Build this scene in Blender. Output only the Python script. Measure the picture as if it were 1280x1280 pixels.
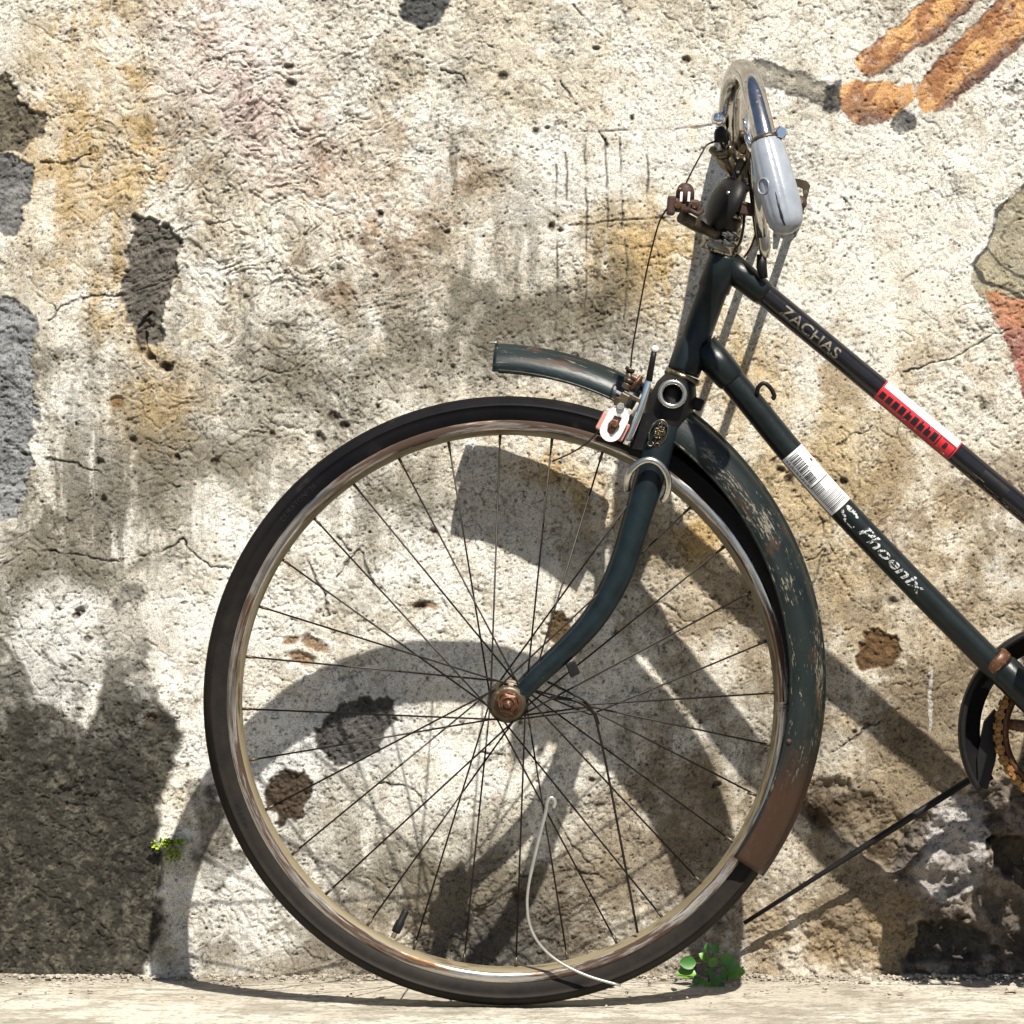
import bpy, bmesh, math, random
import numpy as np
from mathutils import Vector, Matrix

random.seed(7)
for o in list(bpy.data.objects):
    bpy.data.objects.remove(o)
S = bpy.context.scene
COL = S.collection

# ---------------------------------------------------------------- camera
F_PX = 4800.0                 # focal length in photo pixels (photo is 1280 wide)
BD0, BDS = 0.225, 0.02        # the bicycle's middle plane lies BD0 - BDS*z in front of the wall
DW = 4.58                     # camera to wall
PITCH = math.radians(1.4)     # camera looks slightly down
CAM_Z = (DW - BD0) * math.tan(PITCH + math.atan(616 / F_PX))
cam = bpy.data.cameras.new('camera')
cam.sensor_width = 36.0
cam.lens = 36.0 * F_PX / 1280.0
cam.clip_start = 0.05
cam.clip_end = 300
camo = bpy.data.objects.new('camera', cam)
camo.location = (0, -DW, CAM_Z)
camo.rotation_euler = (math.pi / 2 - PITCH, 0, 0)
COL.objects.link(camo)
S.camera = camo

# ---------------------------------------------------------------- light
SUN_DIR = Vector((0.38, -1.0, 1.45)).normalized()      # towards the sun
W = bpy.data.worlds.new('World')
S.world = W
W.use_nodes = True
nt = W.node_tree
sky = nt.nodes.new('ShaderNodeTexSky')
sky.sky_type = 'NISHITA'
sky.sun_disc = False
sky.sun_elevation = math.asin(SUN_DIR.z)
sky.sun_rotation = math.atan2(SUN_DIR.x, SUN_DIR.y)
bg = nt.nodes['Background']
nt.links.new(sky.outputs[0], bg.inputs[0])
bg.inputs[1].default_value = 0.05
sun = bpy.data.lights.new('sun', 'SUN')
sun.energy = 5.0
sun.angle = math.radians(0.55)
sun.color = (1.0, 0.955, 0.87)
suno = bpy.data.objects.new('sun', sun)
suno.rotation_euler = (-SUN_DIR).to_track_quat('-Z', 'Y').to_euler()
suno.location = SUN_DIR * 20
COL.objects.link(suno)
S.view_settings.view_transform = 'Standard'
S.view_settings.look = 'None'
S.view_settings.gamma = 1
S.view_settings.exposure = 0.88
S.render.engine = 'CYCLES'

# ---------------------------------------------------------------- photo-pixel <-> place helpers
CAMP = Vector((0, -DW, CAM_Z))
CF = Vector((0, math.cos(PITCH), -math.sin(PITCH))); CU = Vector((0, math.sin(PITCH), math.cos(PITCH)))
def ray(px, py):
    return Vector(((px - 640) / F_PX, 0, 0)) + CF - CU * ((py - 640) / F_PX)
def P(px, py, d):
    """point seen at photo pixel px,py lying d metres in front of the wall"""
    r = ray(px, py)
    return CAMP + r * ((DW - d) / r.y)
def PH(px, py, d):
    return P(px, py, d + 0.155)
# the bicycle's middle plane
BN = Vector((0, -1, BDS)).normalized()        # towards the viewer
BU = Vector((1, 0, 0))
BW = Vector((0, BDS, 1)).normalized()         # up, in the plane
B0 = Vector((0, -BD0, 0))
def PB(px, py, off=0.0):
    """point seen at px,py lying off metres in front of the bicycle's middle plane"""
    dr = ray(px, py)
    t = (off - BN.dot(CAMP - B0)) / BN.dot(dr)
    return CAMP + dr * t

# ---------------------------------------------------------------- material helpers
def mat(name):
    m = bpy.data.materials.new(name)
    m.use_nodes = True
    n = m.node_tree
    return m, n, n.nodes['Principled BSDF']
def node(n, t, **k):
    x = n.nodes.new(t)
    for a, b in k.items():
        setattr(x, a, b)
    return x
def coord(n, kind='Object', scale=(1, 1, 1), attr=None):
    if attr:
        c = node(n, 'ShaderNodeAttribute', attribute_name=attr); out = c.outputs['Vector']
    else:
        c = node(n, 'ShaderNodeTexCoord'); out = c.outputs[kind]
    mp = node(n, 'ShaderNodeMapping')
    mp.inputs['Scale'].default_value = scale
    n.links.new(out, mp.inputs[0])
    return mp.outputs[0]
def noise(n, vec, scale, detail=6, rough=0.6):
    t = node(n, 'ShaderNodeTexNoise')
    t.inputs['Scale'].default_value = scale
    t.inputs['Detail'].default_value = detail
    t.inputs['Roughness'].default_value = rough
    n.links.new(vec, t.inputs['Vector'])
    return t.outputs['Fac']
def ramp(n, fac, stops):
    r = node(n, 'ShaderNodeValToRGB')
    e = r.color_ramp.elements
    while len(e) < len(stops): e.new(0.5)
    for i, (p, c) in enumerate(stops):
        e[i].position = p
        e[i].color = (*c, 1) if len(c) == 3 else c
    n.links.new(fac, r.inputs[0])
    return r.outputs[0]
def mix(n, fac, a, b):
    m = node(n, 'ShaderNodeMix', data_type='RGBA')
    if hasattr(fac, 'links'): n.links.new(fac, m.inputs[0])
    else: m.inputs[0].default_value = fac
    for s, v in ((6, a), (7, b)):
        if hasattr(v, 'links'): n.links.new(v, m.inputs[s])
        else: m.inputs[s].default_value = (*v, 1)
    return m.outputs[2]
def bump(n, b, h, strength, dist):
    x = node(n, 'ShaderNodeBump')
    x.inputs['Strength'].default_value = strength
    x.inputs['Distance'].default_value = dist
    n.links.new(h, x.inputs['Height'])
    n.links.new(x.outputs[0], b.inputs['Normal'])

def worn(name, base, base2, wear, lo, hi, rough=0.4, metal=0.0, scale=60, sc=(1, 1, 1), attr=None,
         rust=None, rlo=0.6, rhi=0.7, rscale=14, wear_rough=0.6, spec=0.5, bmp=0.0006):
    """paint or metal of two close shades, with worn flakes and rust patches"""
    m, n, b = mat(name)
    v = coord(n, 'Object', sc, attr)
    a = noise(n, v, scale * 0.3, 4)
    c = mix(n, ramp(n, a, [(0.35, (0, 0, 0)), (0.65, (1, 1, 1))]), base, base2)
    w = noise(n, v, scale, 8, 0.68)
    wm = ramp(n, w, [(lo, (0, 0, 0)), (hi, (1, 1, 1))])
    c = mix(n, wm, c, wear)
    rg = ramp(n, wm, [(0, (rough,) * 3), (1, (wear_rough,) * 3)])
    if rust:
        r = noise(n, coord(n, 'Object', sc, attr), rscale, 8, 0.7)
        rm = ramp(n, r, [(rlo, (0, 0, 0)), (rhi, (1, 1, 1))])
        rc = mix(n, noise(n, v, scale * 4, 4), rust, tuple(x * 0.35 for x in rust))
        c = mix(n, rm, c, rc)
        rg = mix(n, rm, rg, (0.8, 0.8, 0.8))
        if metal:
            mm = ramp(n, rm, [(0, (metal,) * 3), (1, (0, 0, 0))])
            n.links.new(mm, b.inputs['Metallic'])
    elif metal:
        b.inputs['Metallic'].default_value = metal
    n.links.new(c, b.inputs['Base Color'])
    n.links.new(rg, b.inputs['Roughness'])
    b.inputs['Specular IOR Level'].default_value = spec
    if bmp: bump(n, b, w, 0.6, bmp)
    return m

M = {}
M['frame'] = worn('dark_green_paint', (0.0045, 0.0065, 0.0068), (0.008, 0.012, 0.0125), (0.09, 0.09, 0.08), 0.68, 0.76,
                  rough=0.33, scale=120, spec=0.28, rust=(0.10, 0.03, 0.012), rlo=0.66, rhi=0.74, rscale=22)
M['toptube'] = worn('black_gloss_paint', (0.0045, 0.004, 0.005), (0.008, 0.007, 0.008), (0.07, 0.06, 0.05), 0.72, 0.80,
                    rough=0.17, scale=110, rust=(0.10, 0.035, 0.015), rlo=0.70, rhi=0.78, rscale=18)
M['fork'] = worn('teal_paint', (0.0035, 0.0062, 0.0078), (0.006, 0.012, 0.0145), (0.11, 0.11, 0.10), 0.69, 0.75,
                 rough=0.36, scale=140, spec=0.28, rust=(0.12, 0.035, 0.012), rlo=0.68, rhi=0.76, rscale=20)
M['black'] = worn('black_steel', (0.005, 0.005, 0.006), (0.009, 0.008, 0.008), (0.05, 0.04, 0.035), 0.66, 0.76,
                  rough=0.48, scale=140, spec=0.22, rust=(0.05, 0.018, 0.008), rlo=0.64, rhi=0.74, rscale=40)
M['chrome'] = worn('chrome', (0.78, 0.79, 0.82), (0.70, 0.71, 0.74), (0.30, 0.26, 0.22), 0.66, 0.72,
                   rough=0.10, metal=1.0, scale=240, wear_rough=0.4, bmp=0.0001)
M['dullchrome'] = worn('dull_chrome', (0.62, 0.60, 0.56), (0.48, 0.46, 0.42), (0.24, 0.18, 0.12), 0.58, 0.70,
                       rough=0.24, metal=1.0, scale=160, wear_rough=0.5, rust=(0.16, 0.07, 0.03), rlo=0.63, rhi=0.72, rscale=60, bmp=0.0002)
M['rim'] = worn('rusty_chrome_rim', (0.60, 0.59, 0.57), (0.26, 0.23, 0.19), (0.10, 0.05, 0.02), 0.48, 0.60,
                rough=0.2, metal=1.0, scale=70, sc=(0.12, 1.6, 1), attr='sweep', wear_rough=0.5,
                rust=(0.050, 0.021, 0.008), rlo=0.45, rhi=0.55, rscale=46, bmp=0.0003)
M['rimbed'] = worn('dusty_rim_bed', (0.19, 0.16, 0.10), (0.11, 0.085, 0.045), (0.045, 0.028, 0.012), 0.54, 0.66,
                   rough=0.6, metal=0.0, scale=80, sc=(0.2, 1, 1), attr='sweep',
                   rust=(0.17, 0.07, 0.025), rlo=0.56, rhi=0.66, rscale=30)
M['spoke'] = worn('dark_rusty_wire', (0.008, 0.006, 0.005), (0.016, 0.009, 0.006), (0.07, 0.05, 0.035), 0.62, 0.76,
                  rough=0.5, metal=0.5, scale=200, bmp=0)
M['rusty'] = worn('rusted_steel', (0.022, 0.008, 0.005), (0.045, 0.016, 0.008), (0.13, 0.06, 0.03), 0.58, 0.70,
                  rough=0.7, scale=300)
M['copper'] = worn('rusted_copper_brown', (0.060, 0.022, 0.009), (0.105, 0.045, 0.020), (0.42, 0.33, 0.26), 0.58, 0.72,
                   rough=0.40, metal=0.4, scale=260, wear_rough=0.3)
M['brass'] = worn('tarnished_brass', (0.20, 0.16, 0.10), (0.09, 0.06, 0.03), (0.55, 0.52, 0.44), 0.56, 0.70,
                  rough=0.28, metal=0.9, scale=200, wear_rough=0.25)
M['darkbrass'] = worn('dark_tarnished_steel', (0.035, 0.026, 0.017), (0.08, 0.06, 0.035), (0.26, 0.20, 0.11), 0.58, 0.72,
                      rough=0.38, metal=0.4, scale=180)
M['headset'] = worn('grimy_chrome', (0.42, 0.40, 0.36), (0.20, 0.17, 0.13), (0.04, 0.03, 0.02), 0.50, 0.60, rough=0.14, metal=1.0, scale=120, wear_rough=0.5, bmp=0)
M['chain'] = worn('rusty_gold_chain', (0.30, 0.15, 0.035), (0.13, 0.05, 0.012), (0.50, 0.36, 0.16), 0.58, 0.70, rough=0.5, metal=0.2, scale=260)
M['barchrome'] = worn('pitted_chrome', (0.60, 0.59, 0.58), (0.44, 0.42, 0.39), (0.16, 0.12, 0.08), 0.58, 0.66, rough=0.12, metal=1.0, scale=220, wear_rough=0.45, bmp=0.0001)
M['alu'] = worn('grey_rubber_grip', (0.20, 0.22, 0.25), (0.25, 0.27, 0.30), (0.13, 0.14, 0.15), 0.66, 0.78,
                rough=0.22, scale=160, spec=0.8)
M['white'] = worn('white_enamel', (0.66, 0.65, 0.62), (0.58, 0.56, 0.52), (0.22, 0.15, 0.10), 0.64, 0.72,
                  rough=0.35, scale=220)
M['pink'] = worn('faded_red_rubber', (0.42, 0.16, 0.13), (0.50, 0.26, 0.22), (0.12, 0.06, 0.05), 0.6, 0.72, rough=0.7, scale=260)
M['wire'] = worn('bare_steel_wire', (0.52, 0.51, 0.49), (0.42, 0.41, 0.38), (0.20, 0.16, 0.12), 0.64, 0.76, rough=0.35, metal=0.8, scale=200, bmp=0)
m, n, b = mat('scratched_mudguard_paint')
vv = coord(n, attr='sweep', scale=(0.22, 1.1, 1))
c = mix(n, ramp(n, noise(n, vv, 60, 5), [(0.35, (0, 0, 0)), (0.65, (1, 1, 1))]), (0.0045, 0.0075, 0.0072), (0.012, 0.0165, 0.0155))
fl = noise(n, vv, 420, 7, 0.7); cl = noise(n, coord(n, attr='sweep', scale=(0.5, 1, 1)), 34, 4, 0.6)
ad = node(n, 'ShaderNodeMath', operation='MULTIPLY_ADD'); n.links.new(cl, ad.inputs[0]); ad.inputs[1].default_value = 0.75; n.links.new(fl, ad.inputs[2])
fm = ramp(n, ad.outputs[0], [(0.985, (0, 0, 0)), (1.05, (1, 1, 1))])
c = mix(n, fm, c, (0.13, 0.115, 0.085))
rm = ramp(n, noise(n, coord(n, attr='sweep', scale=(0.5, 1.2, 1)), 40, 7, 0.72), [(0.56, (0, 0, 0)), (0.72, (1, 1, 1))])
c = mix(n, rm, c, (0.055, 0.028, 0.014))
n.links.new(c, b.inputs['Base Color'])
n.links.new(ramp(n, fm, [(0, (0.36,) * 3), (1, (0.65,) * 3)]), b.inputs['Roughness'])
b.inputs['Specular IOR Level'].default_value = 0.32
bump(n, b, fl, 0.5, 0.0005)
M['mud'] = m
M['stub'] = worn('rusty_mudguard_paint', (0.005, 0.010, 0.011), (0.012, 0.020, 0.021), (0.15, 0.13, 0.10), 0.60, 0.66,
                rough=0.36, scale=150, sc=(0.22, 1.1, 1), attr='sweep', spec=0.25, rust=(0.13, 0.050, 0.018), rlo=0.54, rhi=0.70, rscale=60)

def rust_by_arc(m, lo, hi, hi2, colr, gain, axis=0):
    """extra rust where the guard has weathered: between arc positions (sweep.x, metres)"""
    n = m.node_tree; b = n.nodes['Principled BSDF']
    at = node(n, 'ShaderNodeAttribute', attribute_name='sweep')
    sx = node(n, 'ShaderNodeSeparateXYZ'); n.links.new(at.outputs['Vector'], sx.inputs[0])
    mr = node(n, 'ShaderNodeMapRange')
    mr.inputs['From Min'].default_value = lo; mr.inputs['From Max'].default_value = hi
    n.links.new(sx.outputs[axis], mr.inputs[0])
    nz = noise(n, coord(n, attr='sweep', scale=(0.4, 1.5, 1)), 60, 9, 0.75)
    ad = node(n, 'ShaderNodeMath', operation='MULTIPLY_ADD')
    n.links.new(nz, ad.inputs[0]); ad.inputs[1].default_value = gain; n.links.new(mr.outputs[0], ad.inputs[2])
    mk = ramp(n, ad.outputs[0], [(hi2, (0, 0, 0)), (hi2 + 0.38, (1, 1, 1))])
    old = b.inputs['Base Color'].links[0].from_socket
    n.links.new(mix(n, mk, old, colr), b.inputs['Base Color'])

# rubber tyre
m, n, b = mat('old_tyre_rubber')
v = coord(n, attr='sweep', scale=(1, 1, 1))
c = ramp(n, noise(n, v, 26, 6), [(0.35, (0.0035, 0.0035, 0.0048)), (0.62, (0.0065, 0.006, 0.007)), (0.80, (0.028, 0.024, 0.02))])
ob = node(n, 'ShaderNodeTexCoord'); sx = node(n, 'ShaderNodeSeparateXYZ')
n.links.new(ob.outputs['Object'], sx.inputs[0])
mr = node(n, 'ShaderNodeMapRange'); mr.inputs['From Min'].default_value = 0.26; mr.inputs['From Max'].default_value = 0.02
n.links.new(sx.outputs[2], mr.inputs[0])
ad = node(n, 'ShaderNodeMath', operation='MULTIPLY'); n.links.new(mr.outputs[0], ad.inputs[0])
n.links.new(ramp(n, noise(n, coord(n), 60, 6), [(0.3, (0.35, 0.35, 0.35)), (0.7, (1, 1, 1))]), ad.inputs[1])
n.links.new(mix(n, ad.outputs[0], c, (0.019, 0.0155, 0.012)), b.inputs['Base Color'])   # road dust on the lower half
b.inputs['Roughness'].default_value = 0.55
b.inputs['Specular IOR Level'].default_value = 0.09
bump(n, b, noise(n, v, 300, 4), 0.3, 0.0004)
M['tyre'] = m
def flat(name, colr, rough=0.5, vary=0.25, scale=90, metal=0):
    m, n, b = mat(name)
    c = mix(n, noise(n, coord(n), scale, 6), colr, tuple(x * (1 - vary) for x in colr))
    n.links.new(c, b.inputs['Base Color'])
    b.inputs['Roughness'].default_value = rough
    b.inputs['Metallic'].default_value = metal
    return m
M['label_white'] = flat('white_label', (0.72, 0.72, 0.71), 0.4, 0.12)
M['label_red'] = worn('red_label', (0.55, 0.02, 0.03), (0.48, 0.02, 0.03), (0.75, 0.72, 0.70), 0.62, 0.66, rough=0.3, scale=200, bmp=0)
M['print_black'] = flat('black_print', (0.012, 0.010, 0.012), 0.4)
M['maroon_print'] = flat('maroon_print', (0.10, 0.02, 0.03), 0.4)
M['gold'] = worn('faded_gold_lettering', (0.19, 0.165, 0.115), (0.12, 0.10, 0.07), (0.008, 0.007, 0.008), 0.50, 0.56, rough=0.45, scale=300, bmp=0)
M['whiteprint'] = worn('worn_white_lettering', (0.50, 0.50, 0.48), (0.36, 0.36, 0.35), (0.008, 0.011, 0.012), 0.49, 0.53, rough=0.45, scale=260, bmp=0)
M['leaf'] = flat('sunlit_leaf', (0.14, 0.32, 0.035), 0.45, 0.6, 160)  # leaf green as it looks in sun
M['leafshade'] = flat('shaded_leaf', (0.045, 0.16, 0.022), 0.5, 0.4, 40)  # same leaf in shade, the shade put into the colour
M['stem'] = flat('plant_stem', (0.10, 0.10, 0.035), 0.6)
M['moss'] = flat('bright_moss', (0.30, 0.42, 0.015), 0.7, 0.5, 200)
M['asphalt'] = flat('asphalt', (0.055, 0.053, 0.05), 0.9, 0.4, 80)
M['crumb'] = flat('mortar_crumbs', (0.40, 0.35, 0.28), 0.9, 0.4, 60)

# ---------------------------------------------------------------- mesh helpers
def sweep_layer(bm):
    return bm.verts.layers.float_vector.get('sweep') or bm.verts.layers.float_vector.new('sweep')
def add_tube(bm, pts, rad, seg=12, caps=True, flatten=None):
    """round tube along pts with a radius per point"""
    pts = [Vector(p) for p in pts]
    if not hasattr(rad, '__len__'): rad = [rad] * len(pts)
    L = sweep_layer(bm)
    up = None; rings = []; s = 0
    for i, p in enumerate(pts):
        a = pts[max(i - 1, 0)]; c = pts[min(i + 1, len(pts) - 1)]
        t = (c - a).normalized()
        if up is None:
            up = t.orthogonal().normalized()
            if abs(t.dot(BN)) < 0.95: up = (BN - t * t.dot(BN)).normalized()
        up = (up - t * t.dot(up)).normalized()
        sd = t.cross(up)
        if i: s += (p - pts[i - 1]).length
        ring = []
        for k in range(seg):
            an = 2 * math.pi * k / seg
            e = up * math.cos(an) * (flatten or 1) + sd * math.sin(an)
            vv = bm.verts.new(p + e * rad[i]); vv[L] = (s, rad[i] * an, 0)
            ring.append(vv)
        rings.append(ring)
    for a, c in zip(rings, rings[1:]):
        for k in range(seg):
            bm.faces.new((a[k], a[(k + 1) % seg], c[(k + 1) % seg], c[k])).smooth = True
    if caps:
        bm.faces.new(rings[0][::-1]); bm.faces.new(rings[-1])
    return rings
def smooth_path(pts, n=6):
    """Catmull-Rom through pts (Vectors or tuples)"""
    out = []
    q = [Vector(p) for p in pts]
    q = [q[0] * 2 - q[1]] + q + [q[-1] * 2 - q[-2]]
    for i in range(1, len(q) - 2):
        a, b_, c, d = q[i - 1:i + 3]
        for k in range(n):
            t = k / n
            out.append(0.5 * ((2 * b_) + (c - a) * t + (2 * a - 5 * b_ + 4 * c - d) * t * t + (3 * b_ - a - 3 * c + d) * t ** 3))
    out.append(q[-2])
    return out
def spath(pts, rad, n=6):
    r = [Vector((x, 0, 0)) for x in rad]
    return smooth_path(pts, n), [max(x.x, 1e-4) for x in smooth_path(r, n)]
def add_lathe(bm, c, ax, prof, seg=40, a0=0.0, a1=2 * math.pi, e1=None, closed=True, smooth=True):
    """spin a profile [(radius, height along ax)] round ax; closed = profile is a loop"""
    ax = Vector(ax).normalized()
    if e1 is None: e1 = ax.orthogonal().normalized()
    e1 = (e1 - ax * ax.dot(e1)).normalized()
    e2 = ax.cross(e1)
    full = abs(a1 - a0) > 2 * math.pi - 1e-5
    L = sweep_layer(bm)
    nn = seg if full else seg + 1
    rmax = max(p[0] for p in prof)
    rings = []
    for k in range(nn):
        a = a0 + (a1 - a0) * k / seg
        d = e1 * math.cos(a) + e2 * math.sin(a)
        ring = []; s = 0
        for i, (r, h) in enumerate(prof):
            if i: s += math.hypot(r - prof[i - 1][0], h - prof[i - 1][1])
            vv = bm.verts.new(c + d * r + ax * h); vv[L] = (a * rmax, s, h)
            ring.append(vv)
        rings.append(ring)
    m = len(prof)
    for k in range(seg):
        A = rings[k]; B = rings[(k + 1) % nn]
        for i in range(m if closed else m - 1):
            j = (i + 1) % m
            try: bm.faces.new((A[i], B[i], B[j], A[j])).smooth = smooth
            except ValueError: pass
    if not full and closed:
        bm.faces.new(rings[0]); bm.faces.new(rings[-1][::-1])
    return rings
def add_disc(bm, c, ax, prof, seg=24):
    """solid of revolution whose profile starts and ends on the axis"""
    add_lathe(bm, c, ax, [(max(r, 1e-5), h) for r, h in prof], seg, closed=False)
    bmesh.ops.remove_doubles(bm, verts=bm.verts, dist=2e-5)
def add_box(bm, c, X, Y, Z, sx, sy, sz, bevel=0.0, taper=1.0):
    X, Y, Z = (Vector(v).normalized() for v in (X, Y, Z))
    vs = []
    for k in (-1, 1):
        t = taper if k > 0 else 1
        for i, j in ((-1, -1), (1, -1), (1, 1), (-1, 1)):
            vs.append(bm.verts.new(c + X * i * sx / 2 * t + Y * j * sy / 2 * t + Z * k * sz / 2))
    fs = [(0, 3, 2, 1), (4, 5, 6, 7), (0, 1, 5, 4), (1, 2, 6, 5), (2, 3, 7, 6), (3, 0, 4, 7)]
    fl = [bm.faces.new([vs[i] for i in f]) for f in fs]
    if bevel:
        ed = list({e for f in fl for e in f.edges})
        bmesh.ops.bevel(bm, geom=ed, offset=bevel, segments=2, affect='EDGES', profile=0.5)
def add_bolt(bm, c, ax, r, h, shank=0.0):
    """hexagon bolt head with a chamfer, and a shank end"""
    ax = Vector(ax).normalized()
    prof = [(1e-5, 0), (r, 0), (r, h * 0.8), (r * 0.82, h), (r * 0.5, h)]
    if shank: prof += [(r * 0.5, h + shank * 0.8), (r * 0.4, h + shank), (1e-5, h + shank)]
    else: prof += [(1e-5, h)]
    add_lathe(bm, c, ax, prof, 6, closed=False, smooth=False)
def add_plate(bm, pts, nrm, th):
    """flat plate from an outline, th thick along nrm"""
    nrm = Vector(nrm).normalized() * th
    a = [bm.verts.new(Vector(p) - nrm / 2) for p in pts]
    c = [bm.verts.new(Vector(p) + nrm / 2) for p in pts]
    bm.faces.new(a[::-1]); bm.faces.new(c)
    k = len(pts)
    for i in range(k):
        bm.faces.new((a[i], a[(i + 1) % k], c[(i + 1) % k], c[i]))

def tag(o, label=None, cat=None, group=None, kind=None):
    for k, v_ in (('label', label), ('category', cat), ('group', group), ('kind', kind)):
        if v_: o[k] = v_
    return o
def thing(name, label, cat, loc, group=None):
    o = bpy.data.objects.new(name, None)
    o.empty_display_size = 0.05
    o.location = loc
    COL.objects.link(o)
    return tag(o, label, cat, group)
def obj(name, bm, m, parent=None, label=None):
    """link bm (built in place coordinates) as one object; its origin goes to the root's base"""
    root = parent
    while root is not None and root.parent is not None: root = root.parent
    off = Vector(root.location) if root is not None else Vector()
    me = bpy.data.meshes.new(name)
    bmesh.ops.recalc_face_normals(bm, faces=bm.faces)
    bmesh.ops.translate(bm, verts=bm.verts, vec=-off)
    bm.to_mesh(me); bm.free()
    me.materials.append(m)
    o = bpy.data.objects.new(name, me)
    COL.objects.link(o)
    if parent is not None: o.parent = parent
    if label: o['label'] = label
    return o
def NB(): return bmesh.new()

# ---------------------------------------------------------------- noise on arrays
def h2(ix, iy, seed):
    h = (ix.astype(np.uint32) * np.uint32(374761393) + iy.astype(np.uint32) * np.uint32(668265263) + np.uint32(seed * 144665 + 12345))
    h = (h ^ (h >> np.uint32(13))) * np.uint32(1274126177)
    h = h ^ (h >> np.uint32(16))
    return (h & np.uint32(0xffffff)).astype(np.float32) / np.float32(0xffffff)
def vn(x, y, seed):
    x = x + 5000.0; y = y + 5000.0
    xi = np.floor(x); yi = np.floor(y)
    fx = (x - xi).astype(np.float32); fy = (y - yi).astype(np.float32)
    xi = xi.astype(np.int64); yi = yi.astype(np.int64)
    fx = fx * fx * fx * (fx * (fx * 6 - 15) + 10); fy = fy * fy * fy * (fy * (fy * 6 - 15) + 10)
    a = h2(xi, yi, seed); b_ = h2(xi + 1, yi, seed); c = h2(xi, yi + 1, seed); d = h2(xi + 1, yi + 1, seed)
    return a + (b_ - a) * fx + (c - a) * fy + (a - b_ - c + d) * fx * fy
def fbm(x, y, s, seed, octs=4, gain=0.5):
    """0..1 fractal noise; s = size of the largest feature (pixels)"""
    t = np.zeros_like(x, dtype=np.float32); a = 1.0; tot = 0.0
    ca, sa = math.cos(0.6), math.sin(0.6)
    for o in range(octs):
        f = 2.03 ** o / s
        xx = (x * ca - y * sa) * f + 17.3 * o; yy = (x * sa + y * ca) * f - 9.1 * o
        t += a * vn(xx, yy, seed + o); tot += a; a *= gain
    return t / tot
def sstep(a, b_, x):
    t = np.clip((x - a) / (b_ - a), 0, 1)
    return t * t * (3 - 2 * t)
def inpoly(px, py, poly):
    r = np.zeros(px.shape, bool); k = len(poly)
    for i in range(k):
        x0, y0 = poly[i]; x1, y1 = poly[(i + 1) % k]
        if y0 == y1: continue
        c = ((y0 > py) != (y1 > py)) & (px < (x1 - x0) * (py - y0) / (y1 - y0) + x0)
        r ^= c
    return r
def segdist(px, py, pl):
    d = np.full(px.shape, 1e9, np.float32)
    for (x0, y0), (x1, y1) in zip(pl, pl[1:]):
        dx, dy = x1 - x0, y1 - y0
        t = np.clip(((px - x0) * dx + (py - y0) * dy) / (dx * dx + dy * dy + 1e-9), 0, 1)
        d = np.minimum(d, np.hypot(px - x0 - t * dx, py - y0 - t * dy))
    return d
def graded(lo, hi, step, far_lo, far_hi, g=1.25):
    """coordinates: even steps between lo and hi, growing outside"""
    a = list(np.arange(lo, hi + step * 0.5, step))
    s = step; x = a[-1]; up_ = []
    while x < far_hi:
        s *= g; x += s; up_.append(min(x, far_hi))
    s = step; x = lo; dn = []
    while x > far_lo:
        s *= g; x -= s; dn.append(max(x, far_lo))
    return np.array(dn[::-1] + a + up_)

def grid_mesh(name, co, faces_mask_shape, sel, colr, m, parent=None, label=None):
    """mesh from the selected quads of a grid of points"""
    ny, nx = faces_mask_shape
    idx = np.arange(ny * nx).reshape(ny, nx)
    q = np.stack([idx[:-1, :-1], idx[:-1, 1:], idx[1:, 1:], idx[1:, :-1]], -1)[sel]
    used, inv = np.unique(q.ravel(), return_inverse=True)
    me = bpy.data.meshes.new(name)
    root = parent
    while root is not None and root.parent is not None: root = root.parent
    off = np.array(root.location) if root is not None else np.zeros(3)
    nv, nf = len(used), len(q)
    me.vertices.add(nv); me.loops.add(nf * 4); me.polygons.add(nf)
    me.vertices.foreach_set('co', (co.reshape(-1, 3)[used] - off).astype(np.float32).ravel())
    me.loops.foreach_set('vertex_index', inv.astype(np.int32).ravel())
    me.polygons.foreach_set('loop_start', np.arange(0, nf * 4, 4, dtype=np.int32))
    me.polygons.foreach_set('use_smooth', np.ones(nf, bool))
    at = me.attributes.new('tint', 'FLOAT_COLOR', 'POINT')
    c4 = np.ones((nv, 4), np.float32); c4[:, :3] = colr.reshape(-1, 3)[used]
    at.data.foreach_set('color', c4.ravel())
    me.update(calc_edges=True)
    me.materials.append(m)
    o = bpy.data.objects.new(name, me)
    COL.objects.link(o)
    if parent is not None: o.parent = parent
    if label: o['label'] = label
    return o
def tint_material(name, rough=0.92, fine=700, amp=0.30, bdist=0.0008, spec=0.25):
    m, n, b = mat(name)
    at = node(n, 'ShaderNodeAttribute', attribute_name='tint')
    v = coord(n)
    nz = noise(n, v, fine, 5, 0.65)
    k = ramp(n, nz, [(0.30, (1 - amp * 1.6,) * 3), (0.5, (1, 1, 1)), (0.72, (1 + amp * 0.5,) * 3)])
    mm = node(n, 'ShaderNodeMix', data_type='RGBA', blend_type='MULTIPLY')
    mm.inputs[0].default_value = 1
    n.links.new(at.outputs['Color'], mm.inputs[6]); n.links.new(k, mm.inputs[7])
    n.links.new(mm.outputs[2], b.inputs['Base Color'])
    b.inputs['Roughness'].default_value = rough
    b.inputs['Specular IOR Level'].default_value = spec
    bump(n, b, nz, 0.8, bdist)
    return m
M['wall'] = tint_material('weathered_plaster', fine=620, amp=0.46, bdist=0.0012)
M['paving'] = tint_material('worn_concrete', fine=420, amp=0.18, bdist=0.0006)
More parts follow.
